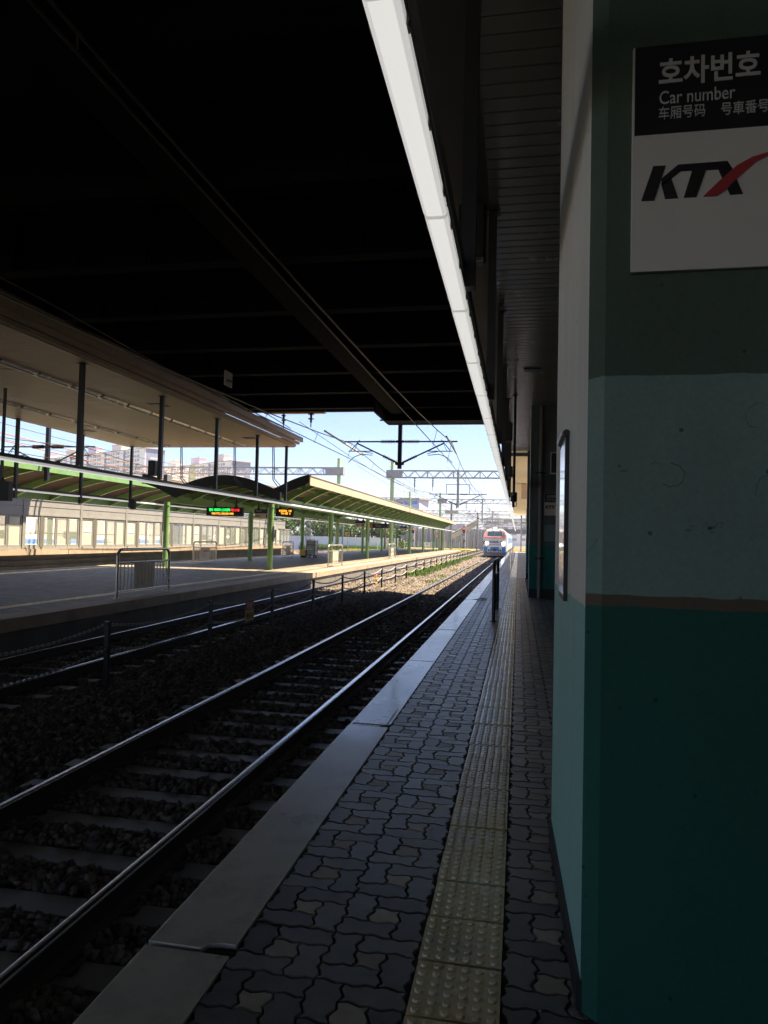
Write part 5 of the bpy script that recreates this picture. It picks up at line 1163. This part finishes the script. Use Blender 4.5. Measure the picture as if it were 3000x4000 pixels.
# ================================================================== PLANTS
def tree(x, y, h, wd, label, nl=1500, dens=1):
    t = thing('tree', label, 'tree', (x, y, -.8)); b = MB()
    b.tube([(x, y, -.9), (x+.1, y, h*.25), (x-.1, y+.1, h*.5), (x+.1, y, h*.8)], [.28, .22, .14, .05], 8)
    for i in range(6): a = i*1.05; z = h*(.25+.07*i); b.tube([(x, y, z), (x+math.cos(a)*wd*.2, y+math.sin(a)*wd*.2, z+.5), (x+math.cos(a)*wd*.38, y+math.sin(a)*wd*.38, z+1.3)], [.1, .06, .02], 6)
    b.build('trunk', 'bark', t)
    nc_ = 16; C_ = np.stack([rng.uniform(-.42, .42, nc_)*wd, rng.uniform(-.42, .42, nc_)*wd, rng.uniform(.12, .92, nc_)*h], 1); rad = rng.uniform(.14, .26, nc_)*wd
    idx = rng.integers(0, nc_, nl); dirs = rng.normal(size=(nl, 3)); dirs /= np.linalg.norm(dirs, axis=1)[:, None]
    P = C_[idx]+dirs*(rad[idx]*rng.uniform(.55, 1.08, nl))[:, None]; s = rng.uniform(.14, .32, nl)[:, None]
    u = rng.normal(size=(nl, 3)); u /= np.linalg.norm(u, axis=1)[:, None]; v = np.cross(u, dirs+.3*rng.normal(size=(nl, 3))); v /= np.linalg.norm(v, axis=1)[:, None]+1e-6
    Q = np.stack([P-u*s, P-v*s*.5, P+u*s, P+v*s*.5], 1).reshape(-1, 3); F = np.arange(nl*4).reshape(-1, 4)
    o = npmesh('crown', Q, F, ['leaf']); o.parent = t
TR = [(-51, 140, 7.0, 6), (-46.5, 136, 6.8, 5.5), (-43, 133, 6.4, 5), (-40, 138, 6.0, 5), (-37, 134, 6.6, 5), (-34.5, 139, 6.4, 5), (-31.5, 135, 6.0, 5), (-29, 140, 5.4, 4.6), (-26.5, 136, 5.0, 4.4), (-24, 139, 4.6, 4.2), (-56, 146, 7.4, 6), (-61, 150, 7.4, 6.5), (-66, 156, 8, 7)]
for i, (x, y, h, wd) in enumerate(TR):
    tree(x, y, h, wd, 'bushy dark green tree behind the white wall' if i < 10 else 'dark green tree past the end of the screen door wall', 3000); 
for o in [o for o in COL.objects if o.name.startswith('tree') and o.parent is None]: o['group'] = 'trees behind the white wall'
def blades(name, n, xr, yr, z, hh, m, label, clump=0):
    x = rng.uniform(*xr, n); y = rng.uniform(*yr, n)
    if clump:
        cx_ = rng.uniform(*xr, clump); cy_ = rng.uniform(*yr, clump); k = rng.integers(0, clump, n); x = cx_[k]+rng.normal(0, .22, n); y = cy_[k]+rng.normal(0, .55, n)
    h = rng.uniform(.4, 1, n)*hh; a = rng.uniform(0, 6.28, n); l = rng.uniform(.1, .6, n)*h; wd = rng.uniform(.012, .03, n)*(1.6 if hh > .3 else 1)
    p = np.stack([x, y, np.full(n, z)], 1); sx = np.stack([-np.sin(a)*wd, np.cos(a)*wd, 0*a], 1); tp = p+np.stack([np.cos(a)*l, np.sin(a)*l, h], 1)
    Q = np.stack([p-sx, p+sx, tp], 1).reshape(-1, 3); o = npmesh(name, Q, np.arange(3*n).reshape(-1, 3), [m]); o['kind'] = 'stuff'; o['label'] = label; o['category'] = 'grass'
blades('weeds', 16000, (-6.55, -5.6), (42, 95), -.76, .34, 'blade', 'green weeds growing along the fence between the tracks', 130)
blades('weeds', 9000, (-22.1, -19.4), (33, 62), -.86, .55, 'blade', 'green weeds beside the subway track', 60)
blades('weeds', 900, (-4.8, -4.3), (28, 60), -.76, .2, 'blade', 'weed tufts in the ballast beside the near track', 7)
blades('grass', 40000, (-30, -9.6), (112, 150), -.62, .32, 'blade_y', 'yellow dry grass on the verge beyond the island platform')
blades('grass', 6000, (-1.8, 6), (113, 160), -.60, .4, 'blade_y', 'yellow dry grass beyond the near platform end')
blades('hedge', 9000, (-40, -21), (126.4, 127.6), -.7, 1.0, 'blade', 'low green hedge at the foot of the white wall')

# ================================================================== AIR
hb = MB(); hb.box(-1210, 910, -310, 1510, -2.2, 75); hz = hb.build('haze', []); hz['kind'] = 'stuff'; hz['label'] = 'thin pale haze in the air over the station'; hz['category'] = 'haze'
hm = bpy.data.materials.new('haze_air'); hm.use_nodes = True; ht = hm.node_tree; ht.nodes.clear()
hv = ht.nodes.new('ShaderNodeVolumePrincipled'); ho = ht.nodes.new('ShaderNodeOutputMaterial'); hv.inputs['Color'].default_value = (.9, .93, 1, 1); hv.inputs['Density'].default_value = .0003; hv.inputs['Anisotropy'].default_value = .2
ht.links.new(hv.outputs[0], ho.inputs['Volume']); hz.data.materials.append(hm)
